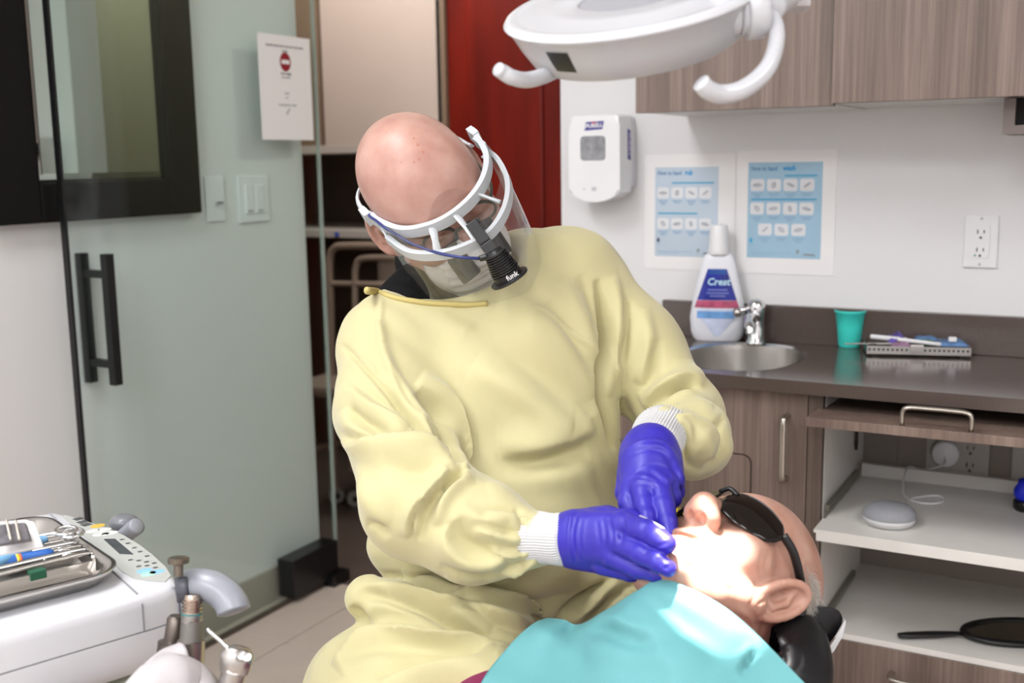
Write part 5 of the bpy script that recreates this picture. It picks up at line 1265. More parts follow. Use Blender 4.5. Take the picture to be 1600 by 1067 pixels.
for b_px, r_px in (((676, 355), (685, 398)), ((744, 302), (782, 316)), ((712, 335), (746, 378))):
    strut(DH.plane(*b_px, ZB), DH.plane(*r_px, ZR), .0065)
for px_, s in (((590, 346), 1), ((752, 226), -1)):
    c0_ = DH.plane(*px_, ZB)
    bm = nb(); box(bm, -.004, .004, -.016, .012, -.008, .007, bev=.001, M=basis(DH.w(c0_), c2w(DH.B[:, 0])-CAM, c2w(DH.B[:, 1])-CAM, c2w(DH.B[:, 2])-CAM)); bm_obj('side_clip', bm, M_FRAME, fs)
for px_ in ((574, 338), (742, 212)):
    c0_ = DH.plane(*px_, ZB)
    bm = nb(); box(bm, -.005, .005, -.013, .010, -.011, .010, bev=.0012, M=basis(DH.w(c0_), c2w(DH.B[:, 0])-CAM, c2w(DH.B[:, 1])-CAM, c2w(DH.B[:, 2])-CAM)); bm_obj('end_tab', bm, M_FRAME, fs)
    for q in range(2):
        bm = nb(); box(bm, -.0055, .0055, -.0015+.006*q-.004, .0015+.006*q-.004, .008, .0095, M=basis(DH.w(c0_), c2w(DH.B[:, 0])-CAM, c2w(DH.B[:, 1])-CAM, c2w(DH.B[:, 2])-CAM)); bm_obj('tab_tooth', bm, M_FRAME, fs)
strut(DH.plane(594, 348, ZB), DH.plane(609, 376, ZR), .005, 'side_link'); strut(DH.plane(757, 245, ZB), DH.plane(762, 240, ZR), .005, 'side_link')
# elastic behind the head
bm = nb(); tube(bm, spline([DH.w((.09, -.005, ZB)), DH.w((.075, -.07, ZB)), DH.w((0, -.113, ZB)), DH.w((-.075, -.07, ZB)), DH.w((-.09, -.005, ZB))], 6), .0025, 8, sy=2); bm_obj('elastic', bm, M_FRAME, fs)
# film: follows the ring, from a little above it down past the chin
sp = np.array(spline(ring, 6)); mid = sp[:, :2].mean(0)
rows = []
for z, k, sh in ((.004, .97, 0), (ZR, 1.012, 0), (-.08, 1.015, 0), (-.14, 1.0, 0), (-.205, .97, 0)):
    rows.append([np.array((mid[0]+(p[0]-mid[0])*k, mid[1]*.4+(p[1]-mid[1]*.4)*k, z + (.03*abs((p[0]-mid[0])/.1)**2.5 if z < -.15 else 0))) for p in sp])
Vf, Ff = [], []
for o_ in (0, .0004):
    for r_ in rows:
        for p in r_: Vf.append(DH.w(p+np.array((0, o_, 0))))
nc, nr = len(sp), len(rows)
for s in (0, 1):
    for j in range(nr-1):
        for i in range(nc-1):
            k = s*nc*nr+j*nc+i; q_ = (k, k+1, k+nc+1, k+nc); Ff.append(q_ if s else q_[::-1])
np_obj('clear_film', Vf, Ff[:len(Ff)//2], M_FILM, fs)
# headlight clamped to the shield ring
lou = thing('loupes', 'black dental loupes with a ribbed headlight worn behind the face shield', 'loupes', DH.w((0, .13, -.06)))
M_BLK = mat('satin_black_plastic', '#121214', .35)
def blk(px, py, d, w_, h_, t_, rot, name, m=M_BLK, parent=lou, bev=.0012):
    c_, s_ = math.cos(rot), math.sin(rot); x = CR*c_-CU*s_; y = CR*s_+CU*c_
    bm = nb(); box(bm, -w_/2, w_/2, -h_/2, h_/2, -t_/2, t_/2, bev=bev, M=basis(P(px, py, d), x, y, -CF)); return bm_obj(name, bm, m, parent)
ringd = lambda px, py: float((c3(0, 0, 0)-DH.cam(DH.plane(px, py, ZR)))[2])
dR = ringd(755, 374)
RO = .62
b1 = blk(747, 363, dR-.014, .016, .032, .014, -RO, 'clamp')
for q in range(3): blk(737+q*6.5-2, 352-q*4+0, dR-.014, .0032, .007, .010, -RO, 'clamp_tooth', parent=lou)
blk(751, 371, dR-.019, .006, .008, .003, -RO, 'clamp_slot', mat('steel_pin', '#8d8f94', .3, .8))
blk(765, 388, dR-.016, .017, .017, .015, -RO, 'hinge'); 
bm = nb(); lathe(bm, [(0, -.009), (.0055, -.009), (.0055, .009), (0, .009)], zto(P(766, 387, dR-.016), -CF), 16); bm_obj('hinge_pin', bm, M_BLK, lou, smooth=True, angle=40)
h0_, h1_ = P(770, 390, dR-.022), P(795, 433, dR-.010); hv = (h1_-h0_); hL = np.linalg.norm(hv); hv /= hL
prf = [(0, 0), (.0105, 0), (.0125, .004)]
for k in range(9):
    z = .12+.075*k; r = .0145+.005*k/8; prf += [(r, hL*z), (r, hL*(z+.035)), (r-.002, hL*(z+.042)), (r-.002, hL*(z+.068))]
prf += [(.0192, hL*.82), (.0192, hL), (0, hL)]
bm = nb(); lathe(bm, prf, zto(h0_, hv), 28); hl = bm_obj('headlight', bm, M_BLK, lou, smooth=True, angle=30)
bm = nb(); lathe(bm, [(0, hL*1.0), (.026, hL*1.0), (.0265, hL*1.03), (.026, hL*1.08), (.014, hL*1.08), (0, hL*1.06)], zto(h0_, hv), 32); bm_obj('headlight_flange', bm, M_BLK, hl, smooth=True, angle=40)
MTX = zto(h0_+hv*hL*.9, -CF*.9-hv*0, np.cross(hv, CF))
xx = np.cross(hv, CF); xx = xx/np.linalg.norm(xx); xx = xx if xx@CR > 0 else -xx
zz = np.cross(xx, -hv)
text('lettering', 'funk', .0095, basis(h0_+hv*hL*.91+zz*(.0196 if zz@CF < 0 else -.0196)+xx*.004, xx, -hv, zz if zz@CF < 0 else -zz), M_PAPER, hl, .0002, 0, .0002)
bm = nb(); tube(bm, spline([P(770, 396, dR-.018), P(760, 401, dR-.02), P(750, 404, dR-.018)], 4), .0042, 12); bm_obj('cable_boot', bm, M_BLK, lou, smooth=True)
bm = nb(); cpx = [(752, 404), (720, 402), (680, 394), (640, 379), (605, 358), (588, 345), (578, 338), (574, 330)]
tube(bm, spline([P(x, y, (dR-.016 if k == 0 else ringd(x, y)-.012 if k < 4 else float(-DH.cam(DH.plane(x, y, ZB))[2])-.012)) for k, (x, y) in enumerate(cpx)], 6), .0021, 8); bm_obj('cable', bm, mat('navy_cable', '#27306e', .4), lou, smooth=True)
# spectacle frame and telescopes under the film
M_GREY = mat('grey_olive_plastic', '#4f4f46', .35)
for s in (-1, 1):
    pts = [(s*.033+.020*math.cos(t)*1.15, .101-.018*abs(.033+.02*math.cos(t)*1.15*1)/.06, -.04+.0165*math.sin(t)) for t in [2*PI*k/26 for k in range(26)]]
    bm = nb(); tube(bm, [DH.w(p) for p in pts], .0021, 8, closed=True); bm_obj('spectacle_rim', bm, M_GREY, lou, smooth=True)
    bm = nb(); tube(bm, spline([DH.w((s*.056, .09, -.034)), DH.w((s*.074, .06, -.03)), DH.w((s*.083, .0, -.028))], 5), .0022, 8); bm_obj('temple_arm', bm, M_GREY, lou, smooth=True)
    bm = nb(); a_ = DH.w((s*.030, .102, -.046)); dr_ = DH.w((s*.026, .132, -.092))-DH.w((s*.030, .102, -.046)); LN = np.linalg.norm(dr_)
    lathe(bm, [(0, 0), (.0115, 0), (.0125, LN*.1), (.0125, LN*.3), (.0135, LN*.35), (.0155, LN*.95), (.0145, LN), (.012, LN), (.012, LN*.96), (0, LN*.96)], zto(a_, dr_), 28); bm_obj('telescope', bm, M_BLK if s < 0 else M_GREY, lou, smooth=True, angle=40)
bm = nb(); tube(bm, spline([DH.w((-.013, .102, -.034)), DH.w((0, .108, -.031)), DH.w((.013, .102, -.034))], 5), .0022, 8); bm_obj('bridge', bm, M_GREY, lou, smooth=True)
# ================================================================== DENTAL LAMP
MLAMP = mat('lamp_white', '#c6c7cc', .18, coat=.3); MLAMP2 = mat('lamp_grey_white', '#b9babd', .35); MLGREY = mat('lamp_inner_grey', '#9b9ba2', .35)
LC = P(985, -7, 1.10); LM = P(1100, 880, 1.46)
la = (LM-LC)/np.linalg.norm(LM-LC)
ML = zto(LC, la, CR)       # local z = light direction, x = to the right
lamp = thing('dental_lamp', 'white ring shaped dental operating lamp with two curved handles over the patient', 'lamp', LC)
R_ = .131
bm = nb(); lathe(bm, [(.052, .012), (.0525, .002), (.055, .0), (.085, .001), (.112, .003), (.118, .0025), (.124, .0015), (.128, .003), (R_, .007), (R_-.001, .009)], ML, 72, caps=False); bm_obj('reflector_back', bm, MLAMP, lamp, smooth=True, angle=60)
bm = nb(); lathe(bm, [(R_-.001, .009), (R_-.006, .014), (R_-.014, .032), (R_-.024, .050), (R_-.03, .054), (R_-.032, .047), (.045, .047), (.052, .012)], ML, 72, caps=False); bm_obj('housing', bm, MLAMP2, lamp, smooth=True, angle=40)
bm = nb(); lathe(bm, [(0, .002), (.0525, .003), (.0525, .018), (0, .018)], ML, 48); bm_obj('centre_plate', bm, MLGREY, lamp, smooth=True, angle=40)
MLENS = glow_mat('lamp_lens', '#fffaf2', 3)
for k in range(6):
    t = 2*PI*(k+.5)/6
    bm = nb(); lathe(bm, [(0, .0472), (.016, .0472), (.016, .049), (0, .050)], ML @ Matrix.Translation((.078*math.cos(t), .078*math.sin(t), 0)), 20); bm_obj('lens', bm, MLENS, lamp)
# black sensor window on the near side of the band
toC = CAM-LC; toC = toC/np.linalg.norm(toC)
Minv = ML.inverted()
def side_at(px, py):     # angle on the housing for a pixel, found on the cone
    best = None
    for k in range(720):
        t = 2*PI*k/720
        p = ML @ Vector(((R_-.016)*math.cos(t), (R_-.016)*math.sin(t), .034))
        if (np.array(p)-LC)@toC < 0: continue
        q = np.array(p)-CAM; x = CX+FPX*(q@CR)/(q@CF)
        if best is None or abs(x-px) < best[0]: best = (abs(x-px), t)
    return best[1]
ta, tb = side_at(866, 90), side_at(897, 90)
def cone(t, z):
    r = np.interp(z, [.014, .032, .050], [R_-.006, R_-.014, R_-.024])+.0007
    return ML @ Vector((r*math.cos(t), r*math.sin(t), z))
V, F = [], []
for j in range(5):
    for i in range(7): V.append(cone(ta+(tb-ta)*i/6, .019+.022*j/4))
for j in range(4):
    for i in range(6): k = j*7+i; F.append((k, k+1, k+8, k+7))
np_obj('sensor_window', V, F, M_BLACKP, lamp)
# pivot on the right, yoke and arm up to the ceiling
pv0 = P(1108, 24, 1.05); pe = P(1196, 12, 1.05); pd = (pe-pv0)/np.linalg.norm(pe-pv0)
bm = nb(); Lp = np.linalg.norm(pe-pv0)
lathe(bm, [(.0, 0), (.019, 0), (.0225, .006), (.0225, Lp*.3), (.0195, Lp*.33), (.0225, Lp*.36), (.0225, Lp*.48), (.0195, Lp*.51), (.023, Lp*.55), (.023, Lp*.66)], zto(pv0, pd), 32, caps=False); bm_obj('pivot', bm, MLAMP, lamp, smooth=True, angle=50)
bm = nb(); lathe(bm, [(0, Lp*.62), (.0255, Lp*.62), (.028, Lp*.66), (.028, Lp*.92), (.0255, Lp*.98), (0, Lp)], zto(pv0, pd), 36); bm_obj('pivot_disc', bm, MLAMP, lamp, smooth=True, angle=50)
yk = P(1230, -2, 1.16)
bm = nb(); tube(bm, spline([pe, P(1240, -30, 1.12), P(1290, -160, 1.16), P(1330, -500, 1.2)], 6), .017, 16); bm_obj('yoke_arm', bm, MLAMP, lamp, smooth=True)
e0 = P(1330, -500, 1.2)
bm = nb(); tube(bm, [e0, (e0[0], e0[1], 2.62)], .017, 16); lathe(bm, [(.07, 2.62), (.07, 2.699), (0, 2.699)], Matrix.Translation((e0[0], e0[1], 0)), 28); bm_obj('ceiling_mount', bm, MLAMP, lamp, smooth=True, angle=40)
bm = nb(); box(bm, -.022, .022, -.012, .012, -.01, .03, bev=.004, M=zto(P(1230, 0, 1.13), CU, CR)); bm_obj('cable_cover', bm, mat('translucent_grey', '#b9b3b6', .3), lamp)
def lamp_handle(pts, rs):
    bm = nb(); sp = spline([P(*p) for p in pts], 7); n = len(sp)
    r = np.interp(np.linspace(0, 1, n), np.linspace(0, 1, len(rs)), rs)
    tube(bm, sp, list(r), 16); h = bm_obj('handle', bm, MLAMP, lamp, smooth=True)
lamp_handle([(910, 84, 1.13), (876, 104, 1.10), (850, 118, 1.08), (823, 125, 1.065), (800, 121, 1.05), (786, 113, 1.045), (778, 108, 1.04)], [.008, .0082, .008, .0078, .0076, .0074, .0068])
lamp_handle([(1190, 22, 1.06), (1207, 28, 1.05), (1214, 56, 1.04), (1205, 95, 1.025), (1184, 123, 1.015), (1155, 142, 1.005), (1126, 147, .998), (1106, 140, .99), (1095, 129, .985)], [.008, .0078, .0078, .0082, .0085, .0088, .0088, .0088, .0085])
sl = bpy.data.lights.new('lamp_beam', 'SPOT'); sl.energy = 130; sl.spot_size = math.radians(11.2); sl.spot_blend = .22; sl.shadow_soft_size = .014; sl.color = (1, .97, .93)
so = bpy.data.objects.new('lamp_beam', sl); COL.objects.link(so); so.matrix_world = zto(LC+la*.06, -(P(1120, 955, 1.147)-LC), CR); so.parent = lamp; so.matrix_parent_inverse = Matrix.Translation(-lamp.location)
# ================================================================== DENTAL DELIVERY UNIT
UZ = .80
UO = onZ(288, 914, UZ); U1 = np.array([.342, .940, 0]); U2 = np.array([-.940, .342, 0])
MU = basis(UO, U1, U2, (0, 0, 1))
def upx(px, py, z=UZ): p = onZ(px, py, z)-UO; return (p@U1, p@U2)
unit = thing('delivery_unit', 'white dental delivery unit with control panel and instrument tray at the lower left', 'dental unit', (UO[0]-.2, UO[1]+.05, 0))
MUW = mat('unit_white', '#d0d0d5', .3, coat=.1); MSEAM = mat('seam_grey', '#8f8f94', .6); MUG = mat('handle_grey', '#8d9098', .3); MPG = mat('panel_grey', '#b3b5b1', .4)
edge = [upx(*p) for p in ((282, 914), (274, 899), (263, 883), (240, 862), (220, 847), (198, 833), (165, 819), (130, 809), (92, 800))]
D2 = edge[-1][1]
corner = [(-.04, 0.0), (-.02, .0015), (-.008, .006), (-.001, .014)]
def outline(inset=0.0, u_lo=-.75):
    e = [(u-inset, v) for u, v in edge]
    return [(u_lo, inset)] + [(u-inset*.8, v+inset*.9) for u, v in corner] + e + [(e[-1][0]-.02, e[-1][1]+.012-inset), (u_lo, e[-1][1]+.015-inset)]
def layer(name, prof, m):
    bm = nb(); rings = []
    for ins, z in prof: rings.append([bm.verts.new(MU @ Vector((u, v, z))) for u, v in outline(ins)])
    for A, B in zip(rings, rings[1:]):
        for k in range(len(A)): bm.faces.new((A[k], A[(k+1) % len(A)], B[(k+1) % len(A)], B[k]))
    bm.faces.new(rings[0][::-1]); bm.faces.new(rings[-1])
    return bm_obj(name, bm, m, unit, smooth=True, angle=38)
layer('upper_shell', [(.0, -.0405), (0, -.014), (.0015, -.005), (.005, -.0012), (.009, 0)], MUW)
layer('seam', [(.002, -.0425), (.002, -.0400)], MSEAM)
layer('lower_shell', [(.03, -.098), (.016, -.094), (.006, -.082), (0, -.064), (0, -.0425)], MUW)
# seam between tray deck and control panel
s0 = upx(213, 927); s1 = upx(76, 801)
def uvz(u, v, z): return MU @ Vector((u, v, z))
bm = nb(); 
sd = np.array(s1)-np.array(s0); sl_ = np.linalg.norm(sd)
tube(bm, [uvz(*(np.array(s0)-sd/sl_*.004), .0003), uvz(*s1, .0003)], .0012, 6); tube(bm, [uvz(s0[0], -.0003, -.008), uvz(s0[0], -.0003, -.04)], .001, 6); bm_obj('panel_seam', bm, MSEAM, unit)
# control panel surface
def prec(us, vs, z0, z1, name, m, parent): pass
ins = [(u-.012, v) for u, v in edge]
inner = [upx(205, 907), upx(186, 898)] 
pan = [upx(*p) for p in ((236, 909), (258, 910), (267, 901), (259, 887), (236, 866), (216, 851), (194, 838), (162, 824), (129, 814), (104, 806), (97, 807), (150, 856), (192, 895), (210, 905))]
bm = nb(); prism(bm, pan, .0001, .0012, MU); panel = bm_obj('control_panel', bm, MPG, unit)
def pquad(px, py, w, h, ang=0, z=.0012, hgt=.0008):
    u, v = upx(px, py); c_, s_ = math.cos(ang), math.sin(ang)
    return [(u+a*c_-b*s_, v+a*s_+b*c_) for a, b in ((-w, -h), (w, -h), (w, h), (-w, h))]
scr = [upx(162, 844), upx(180, 843.5), upx(209, 868), upx(187, 867)]
bm = nb(); prism(bm, scr, .0012, .0018, MU); bm_obj('display', bm, mat('display_dark', '#4b4f52', .2), panel)
MBT = mat('button_pale', '#d4d6d3', .4); MBY = mat('button_yellow', '#d8b24a', .4); MBB = mat('button_blue', '#8cc0e0', .4); MBM = mat('button_mint', '#a8dcc8', .4); MMK = mat('panel_marks', '#4c4e4f', .6)
def button(px, py, m, w=.0095, h=.008, name='button'):
    bm = nb(); u, v = upx(px, py); lathe(bm, [(1, .0012), (1, .0015), (.85, .0018), (0, .0018)], MU @ Matrix.Translation((u, v, 0)) @ Matrix.Diagonal((w, h, 1, 1)), 18); b_ = bm_obj(name, bm, m, panel, smooth=True, angle=40)
    return b_
def mark(px, py, w=.008, h=.0035, ang=0, m=None):
    bm = nb(); prism(bm, pquad(px, py, w, h, ang), .0012, .00155, MU); bm_obj('panel_mark', bm, m or MMK, panel)
button(153, 823, MBY); button(146, 831, MBT); button(163, 829, MBT); button(156, 836, MBT); button(173, 834, MBT); button(165, 836, MBT, .006, .005)
for px, py in ((123, 812), (129, 817), (135, 821)):
    mark(px, py, .006, .006, .2)
text('lettering', 'DENTAL', .014, MU @ Matrix.Translation((*upx(128, 817), .0016)) @ Matrix.Rotation(-PI/2+.1, 4, 'Z'), MMK, panel, .0001) if False else None
for k, (px, py) in enumerate(((191, 845), (200, 851), (210, 858), (219, 864), (230, 871), (204, 877), (217, 878), (229, 880), (241, 882), (217, 887), (230, 886), (243, 889))):
    button(px, py, MATS['panel_grey'], .006, .0042)
    mark(px, py, .0045, .0022, .3+.4*(k % 3)) if False else None
    bm = nb(); u, v = upx(px, py); prism(bm, [(u+.0035*math.cos(t), v+.003*math.sin(t)) for t in (0, 1.2, 2.3, 3.4, 4.4, 5.4)], .0018, .002, MU); bm_obj('button_mark', bm, MMK, panel)
for px, py, m in ((226, 893, MBB), (245, 895, MBB), (233, 898, MBM)): button(px, py, m, .010, .007)
# under structure
bm = nb(); box(bm, -.7, -.11, .05, D2-.03, -.17, -.095, bev=.02, M=MU); bm_obj('underbody', bm, MUW, unit, smooth=True, angle=40)
bm = nb(); box(bm, -.55, -.25, .1, D2-.08, -.45, -.16, bev=.02, M=MU); bm_obj('arm_housing', bm, MUW, unit, smooth=True, angle=40)
bm = nb(); lathe(bm, [(.26, 0), (.26, .03), (.05, .06), (.035, .1), (.035, .4)], Matrix.Translation((UO+U1*-.4+U2*.2)*np.array([1, 1, 0])), 32); bm_obj('stand', bm, MUW, unit, smooth=True, angle=40)
# rear cover lip behind the tray
# handles
def uhandle(pts, r, label=None):
    bm = nb(); sp = spline([P(*p) for p in pts], 6); n = len(sp)
    tube(bm, sp, [r*(.93 if k in (0,) else .75 if k == n-1 else 1) for k in range(n)], 20); return bm_obj('handle', bm, MUG, unit, smooth=True)
uhandle([(284, 920, 1.19), (304, 914, 1.19), (328, 916, 1.185), (350, 928, 1.18), (362, 944, 1.175), (366, 957, 1.172)], .0178)
bm = nb(); tube(bm, [P(282, 902, 1.175), P(287, 940, 1.175)], .0085, 14, sx=.6); bm_obj('handle_flange', bm, mat('flange_dark', '#4b4c55', .4), unit, smooth=True)
bm = nb(); lathe(bm, [(0, 0), (.005, 0), (.005, .012), (.011, .014), (.0115, .019), (.009, .0205), (0, .021)], zto(P(279, 900, 1.17), CU), 20); bm_obj('clamp_screw', bm, mat('bronze_metal', '#7d7468', .35, .9), unit, smooth=True, angle=40)
uhandle([(176, 853, 1.56), (194, 838, 1.54), (206, 828, 1.53), (215, 821, 1.52)], .0118)
bm = nb(); bmesh.ops.create_uvsphere(bm, u_segments=20, v_segments=12, radius=1, matrix=basis(P(194, 817, 1.56), CR, CU, -CF) @ Matrix.Diagonal((.021, .0135, .02, 1))); bm_obj('handle_knuckle', bm, mat('handle_dark_grey', '#74767c', .3), unit, smooth=True)
# ------------------------------------------------------------------ handpieces and hoses hanging at the side
def stack(name, label, cat, base, top, prof, m, n=20):
    base, top = np.array(base), np.array(top); ax = (top-base); Ln = np.linalg.norm(ax)
    t = thing(name, label, cat, base)
    return t, zto(base, ax), Ln
t, MHP, Ln = stack('handpiece', 'knurled steel dental handpiece standing upright beside the grey handle', 'handpiece', P(297, 1045, 1.17), P(301, 928, 1.17), None, None)
L2 = Ln
bm = nb(); lathe(bm, [(0, 0), (.0145, 0), (.0145, L2*.38), (.0125, L2*.39)], MHP, 24); bm_obj('sleeve', bm, mat('handpiece_steel', '#a59f99', .3, 1), t, smooth=True, angle=40)
bm = nb(); lathe(bm, [(.0122, L2*.385), (.0118, L2*.44), (.0112, L2*.64), (.0108, L2*.645)], MHP, 24); bm_obj('grip', bm, mat('handpiece_grip', '#86837f', .45, .9, bump=.5, bscale=900), t, smooth=True, angle=40)
bm = nb(); pr_ = [(.0108, L2*.64)]
for k in range(3): z = .66+.025*k; pr_ += [(.0112, L2*z), (.0112, L2*(z+.012)), (.0104, L2*(z+.015)), (.0104, L2*(z+.022))]
lathe(bm, pr_, MHP, 24); bm_obj('ring_section', bm, M_STEEL, t, smooth=True, angle=30)
bm = nb(); lathe(bm, [(.0112, L2*.735), (.0112, L2*.755)], MHP, 24, caps=False); bm_obj('teal_ring', bm, mat('teal_ring', '#2f7f80', .4), t, smooth=True)
bm = nb(); pr_ = [(.0106, L2*.755)]
for k in range(4): z = .77+.045*k; pr_ += [(.0104, L2*z), (.0106, L2*(z+.02)), (.0092, L2*(z+.024)), (.0092, L2*(z+.038))]
pr_ += [(.008, L2*.985), (.0075, L2), (0, L2)]
lathe(bm, pr_, MHP, 24); bm_obj('coupling', bm, mat('warm_steel', '#b4a598', .25, 1), t, smooth=True, angle=30)
t, MHP, Ln = stack('handpiece', 'dark steel handpiece half hidden behind the corner of the delivery unit', 'handpiece', P(266, 1045, 1.2), P(277, 962, 1.2), None, None)
bm = nb(); lathe(bm, [(0, 0), (.017, 0), (.017, Ln*.5), (.011, Ln*.55), (.0105, Ln*.95), (.008, Ln), (0, Ln)], MHP, 20); bm_obj('body', bm, mat('dark_steel', '#6b635d', .35, .9), t, smooth=True, angle=40)
# holder arm with rounded white cuffs
ho = thing('instrument_holder', 'white rounded instrument holder arm below the delivery unit', 'holder', P(290, 1060, 1.12))
MH_ = mat('holder_white', '#bdb8ba', .45)
bm = nb(); tube(bm, spline([P(240, 1052, 1.1), P(262, 1040, 1.12), P(283, 1036, 1.13)], 6), [.014+.0006*k for k in range(13)], 18); bm_obj('rear_cuff', bm, MH_, ho, smooth=True)
bm = nb(); tube(bm, spline([P(205, 1095, 1.06), P(250, 1072, 1.08), P(282, 1078, 1.1), P(304, 1100, 1.1), P(318, 1150, 1.1)], 6), [.017, .019, .021, .023, .025, .026, .027, .032, .032, .032, .032, .032, .032, .032, .032, .031, .031, .03, .03, .03, .03, .03, .03, .03, .03], 20); bm_obj('front_cuff', bm, MH_, ho, smooth=True)
bm = nb(); tube(bm, [P(215, 1095, 1.06), UO+U1*-.2+U2*.12+np.array([0, 0, -.20])], .02, 14); bm_obj('arm', bm, MH_, ho, smooth=True)
# three-way syringe
sy = thing('air_water_syringe', 'steel three way air water syringe with a thin bent tip', 'syringe', P(360, 1090, 1.1))
bm = nb(); tube(bm, spline([P(352, 1100, 1.1), P(362, 1062, 1.1), P(368, 1045, 1.1)], 4), [.0125]*9, 18); bm_obj('grip', bm, M_STEEL, sy, smooth=True)
a0, a1 = P(366, 1050, 1.1), P(373, 1012, 1.1); ax = (a1-a0)/np.linalg.norm(a1-a0); Lh = np.linalg.norm(a1-a0)
bm = nb(); MS_ = zto(a0, ax, CR); lathe(bm, [(0, 0), (.0125, 0), (.014, Lh*.3), (.0145, Lh*.75), (.010, Lh*.98), (.006, Lh*1.05), (0, Lh*1.06)], MS_ @ Matrix.Diagonal((1.15, .9, 1, 1)), 22); bm_obj('head', bm, M_STEEL, sy, smooth=True, angle=45)
for dx in (378, 386):
    bm = nb(); lathe(bm, [(0, 0), (.0048, 0), (.0048, .007), (.004, .009), (0, .0092)], zto(P(dx-3, 1027 + (dx-378)*.3, 1.088), (P(dx+4, 1017, 1.07)-P(dx-3, 1027, 1.088))), 16); bm_obj('button', bm, M_CHROME, sy, smooth=True, angle=40)
bm = nb(); tube(bm, spline([P(362, 1018, 1.1), P(345, 1002, 1.1), P(329, 988, 1.1), P(324, 982, 1.1)], 5), [.0025]*4+[.0021]*8+[.0018]*4, 10); bm_obj('tip', bm, M_CHROME, sy, smooth=True)
# ------------------------------------------------------------------ instrument tray
tz = UZ+.004
fc = [upx(172, 882, tz+.014), upx(72, 803, tz+.014)]
u_r = (fc[0][0]+fc[1][0])/2; v0 = upx(40, 929, tz+.014)[1]; v1 = fc[1][1]-.004
tray = thing('instrument_tray', 'rounded rectangular stainless steel tray on the delivery unit deck', 'tray', uvz(u_r-.2, (v0+v1)/2, .001))
MTR = mat('tray_steel', '#c6c2bd', .2, 1, bump=.04, bscale=300)
TL = .36; tw = v1-v0; tcx, tcy = u_r-TL/2, (v0+v1)/2
bm = nb(); rings = []
for ins_, z, rr in ((.012, .0012, .03), (.002, .012, .036), (-.004, .0185, .04), (-.0035, .0205, .04), (.0, .0205, .038), (.008, .0175, .032), (.016, .0045, .026), (.024, .003, .02)):
    rings.append([bm.verts.new(uvz(x, y, z)) for x, y in rrect(TL-2*ins_, tw-2*ins_, rr, 7, tcx, tcy)])
for A, B in zip(rings, rings[1:]):
    for k in range(len(A)): bm.faces.new((A[k], A[(k+1) % len(A)], B[(k+1) % len(A)], B[k]))
bm.faces.new(rings[0][::-1]); bm.faces.new(rings[-1]); bm_obj('tray', bm, MTR, tray, smooth=True, angle=70)
TZ = tz  # tray floor about UZ+.004
def tp(px, py, dz=0): q = onZ(px, py, UZ+.006+dz); return np.array(q)
def rodp(name, label, cat, pts, rs, m, group=None, n=10):
    bm = nb(); sp = spline(pts, 5) if len(pts) > 2 else pts; k = len(sp)
    tube(bm, sp, list(np.interp(np.linspace(0, 1, k), np.linspace(0, 1, len(rs)), rs)), n); o = bm_obj(name, bm, m, None, loc=pts[0], smooth=True); return tag(o, label, cat, group)
# white liner behind the clips
bm = nb(); V = []; ln = [upx(4, 835, UZ+.01), upx(66, 848, UZ+.01), upx(40, 812, UZ+.01), upx(0, 812, UZ+.01)]
# dark grey instrument pad with two clips
pad = thing('sharpening_pad', 'dark grey flat pad with two thin metal pins at the back of the tray', 'pad', tp(20, 840))
pc = [P(-14, 852, 1.06), P(46, 842, 1.09), P(38, 816, 1.12), P(-14, 821, 1.085)]
bm = nb(); up = np.array([0, 0, .006]); A = [bm.verts.new(p) for p in pc]; B = [bm.verts.new(p-up*.6+CF*.006) for p in pc]
bm.faces.new(A); bm.faces.new(B[::-1])
for k in range(4): bm.faces.new((A[k], A[(k+1) % 4], B[(k+1) % 4], B[k]))
bm_obj('pad', bm, mat('pad_grey', '#6e6b70', .6, noise=.15, nscale=200), pad)
for x in (11, 25):
    bm = nb(); tube(bm, [P(x+6, 843, 1.07), P(x, 817, 1.1), P(x-1, 812, 1.1)], .0014, 8); bm_obj('pin', bm, M_NICKEL, pad, smooth=True)
lin = nb(); lp = [P(-20, 862, 1.075), P(58, 848, 1.10), P(44, 811, 1.135), P(30, 806, 1.14), P(-20, 810, 1.105)]
A = [lin.verts.new(p+np.array([0, 0, -.006])+CF*.012) for p in lp]; B = [lin.verts.new(p+np.array([0, 0, -.008])+CF*.014) for p in lp]
lin.faces.new(A); lin.faces.new(B[::-1])
for k in range(5): lin.faces.new((A[k], A[(k+1) % 5], B[(k+1) % 5], B[k]))
tag(bm_obj('paper_liner', lin, M_PAPER, None, loc=lp[0]), 'white paper liner under the dark grey pad in the steel tray', 'paper')
rodp('scaler', 'light blue handled dental instrument, upper of the two blue ones', 'instrument', [tp(-40, 893, .026), tp(0, 876, .026), tp(30, 862, .026), tp(58, 847, .026), tp(73, 842, .026)], [.0075, .0078, .0078, .007, .0035], mat('light_blue_silicone', '#7db4e0', .45))
dk = thing('scaler', 'dark blue handled dental instrument with a yellow and red band', 'instrument', tp(0, 880, .02))
bm = nb(); sp = spline([tp(-40, 893, .021), tp(0, 882, .021), tp(40, 873, .021), tp(70, 868, .021), tp(85, 864, .021)], 5); tube(bm, sp, list(np.interp(np.linspace(0, 1, len(sp)), [0, .8, .93, 1], [.0075, .0075, .006, .0025])), 14); bm_obj('handle', bm, mat('dark_blue_silicone', '#1f5aa8', .45), dk, smooth=True)
for m_, x0_, x1_ in ((mat('band_yellow', '#e9c23c', .5), 25, 29.5), (mat('band_red', '#d9663a', .5), 29.5, 33)):
    y_ = lambda x: 882-(x)*.225
    bm = nb(); tube(bm, [tp(x0_, y_(x0_), .021), tp(x1_, y_(x1_), .021)], .0079, 16); bm_obj('band', bm, m_, dk, smooth=True)
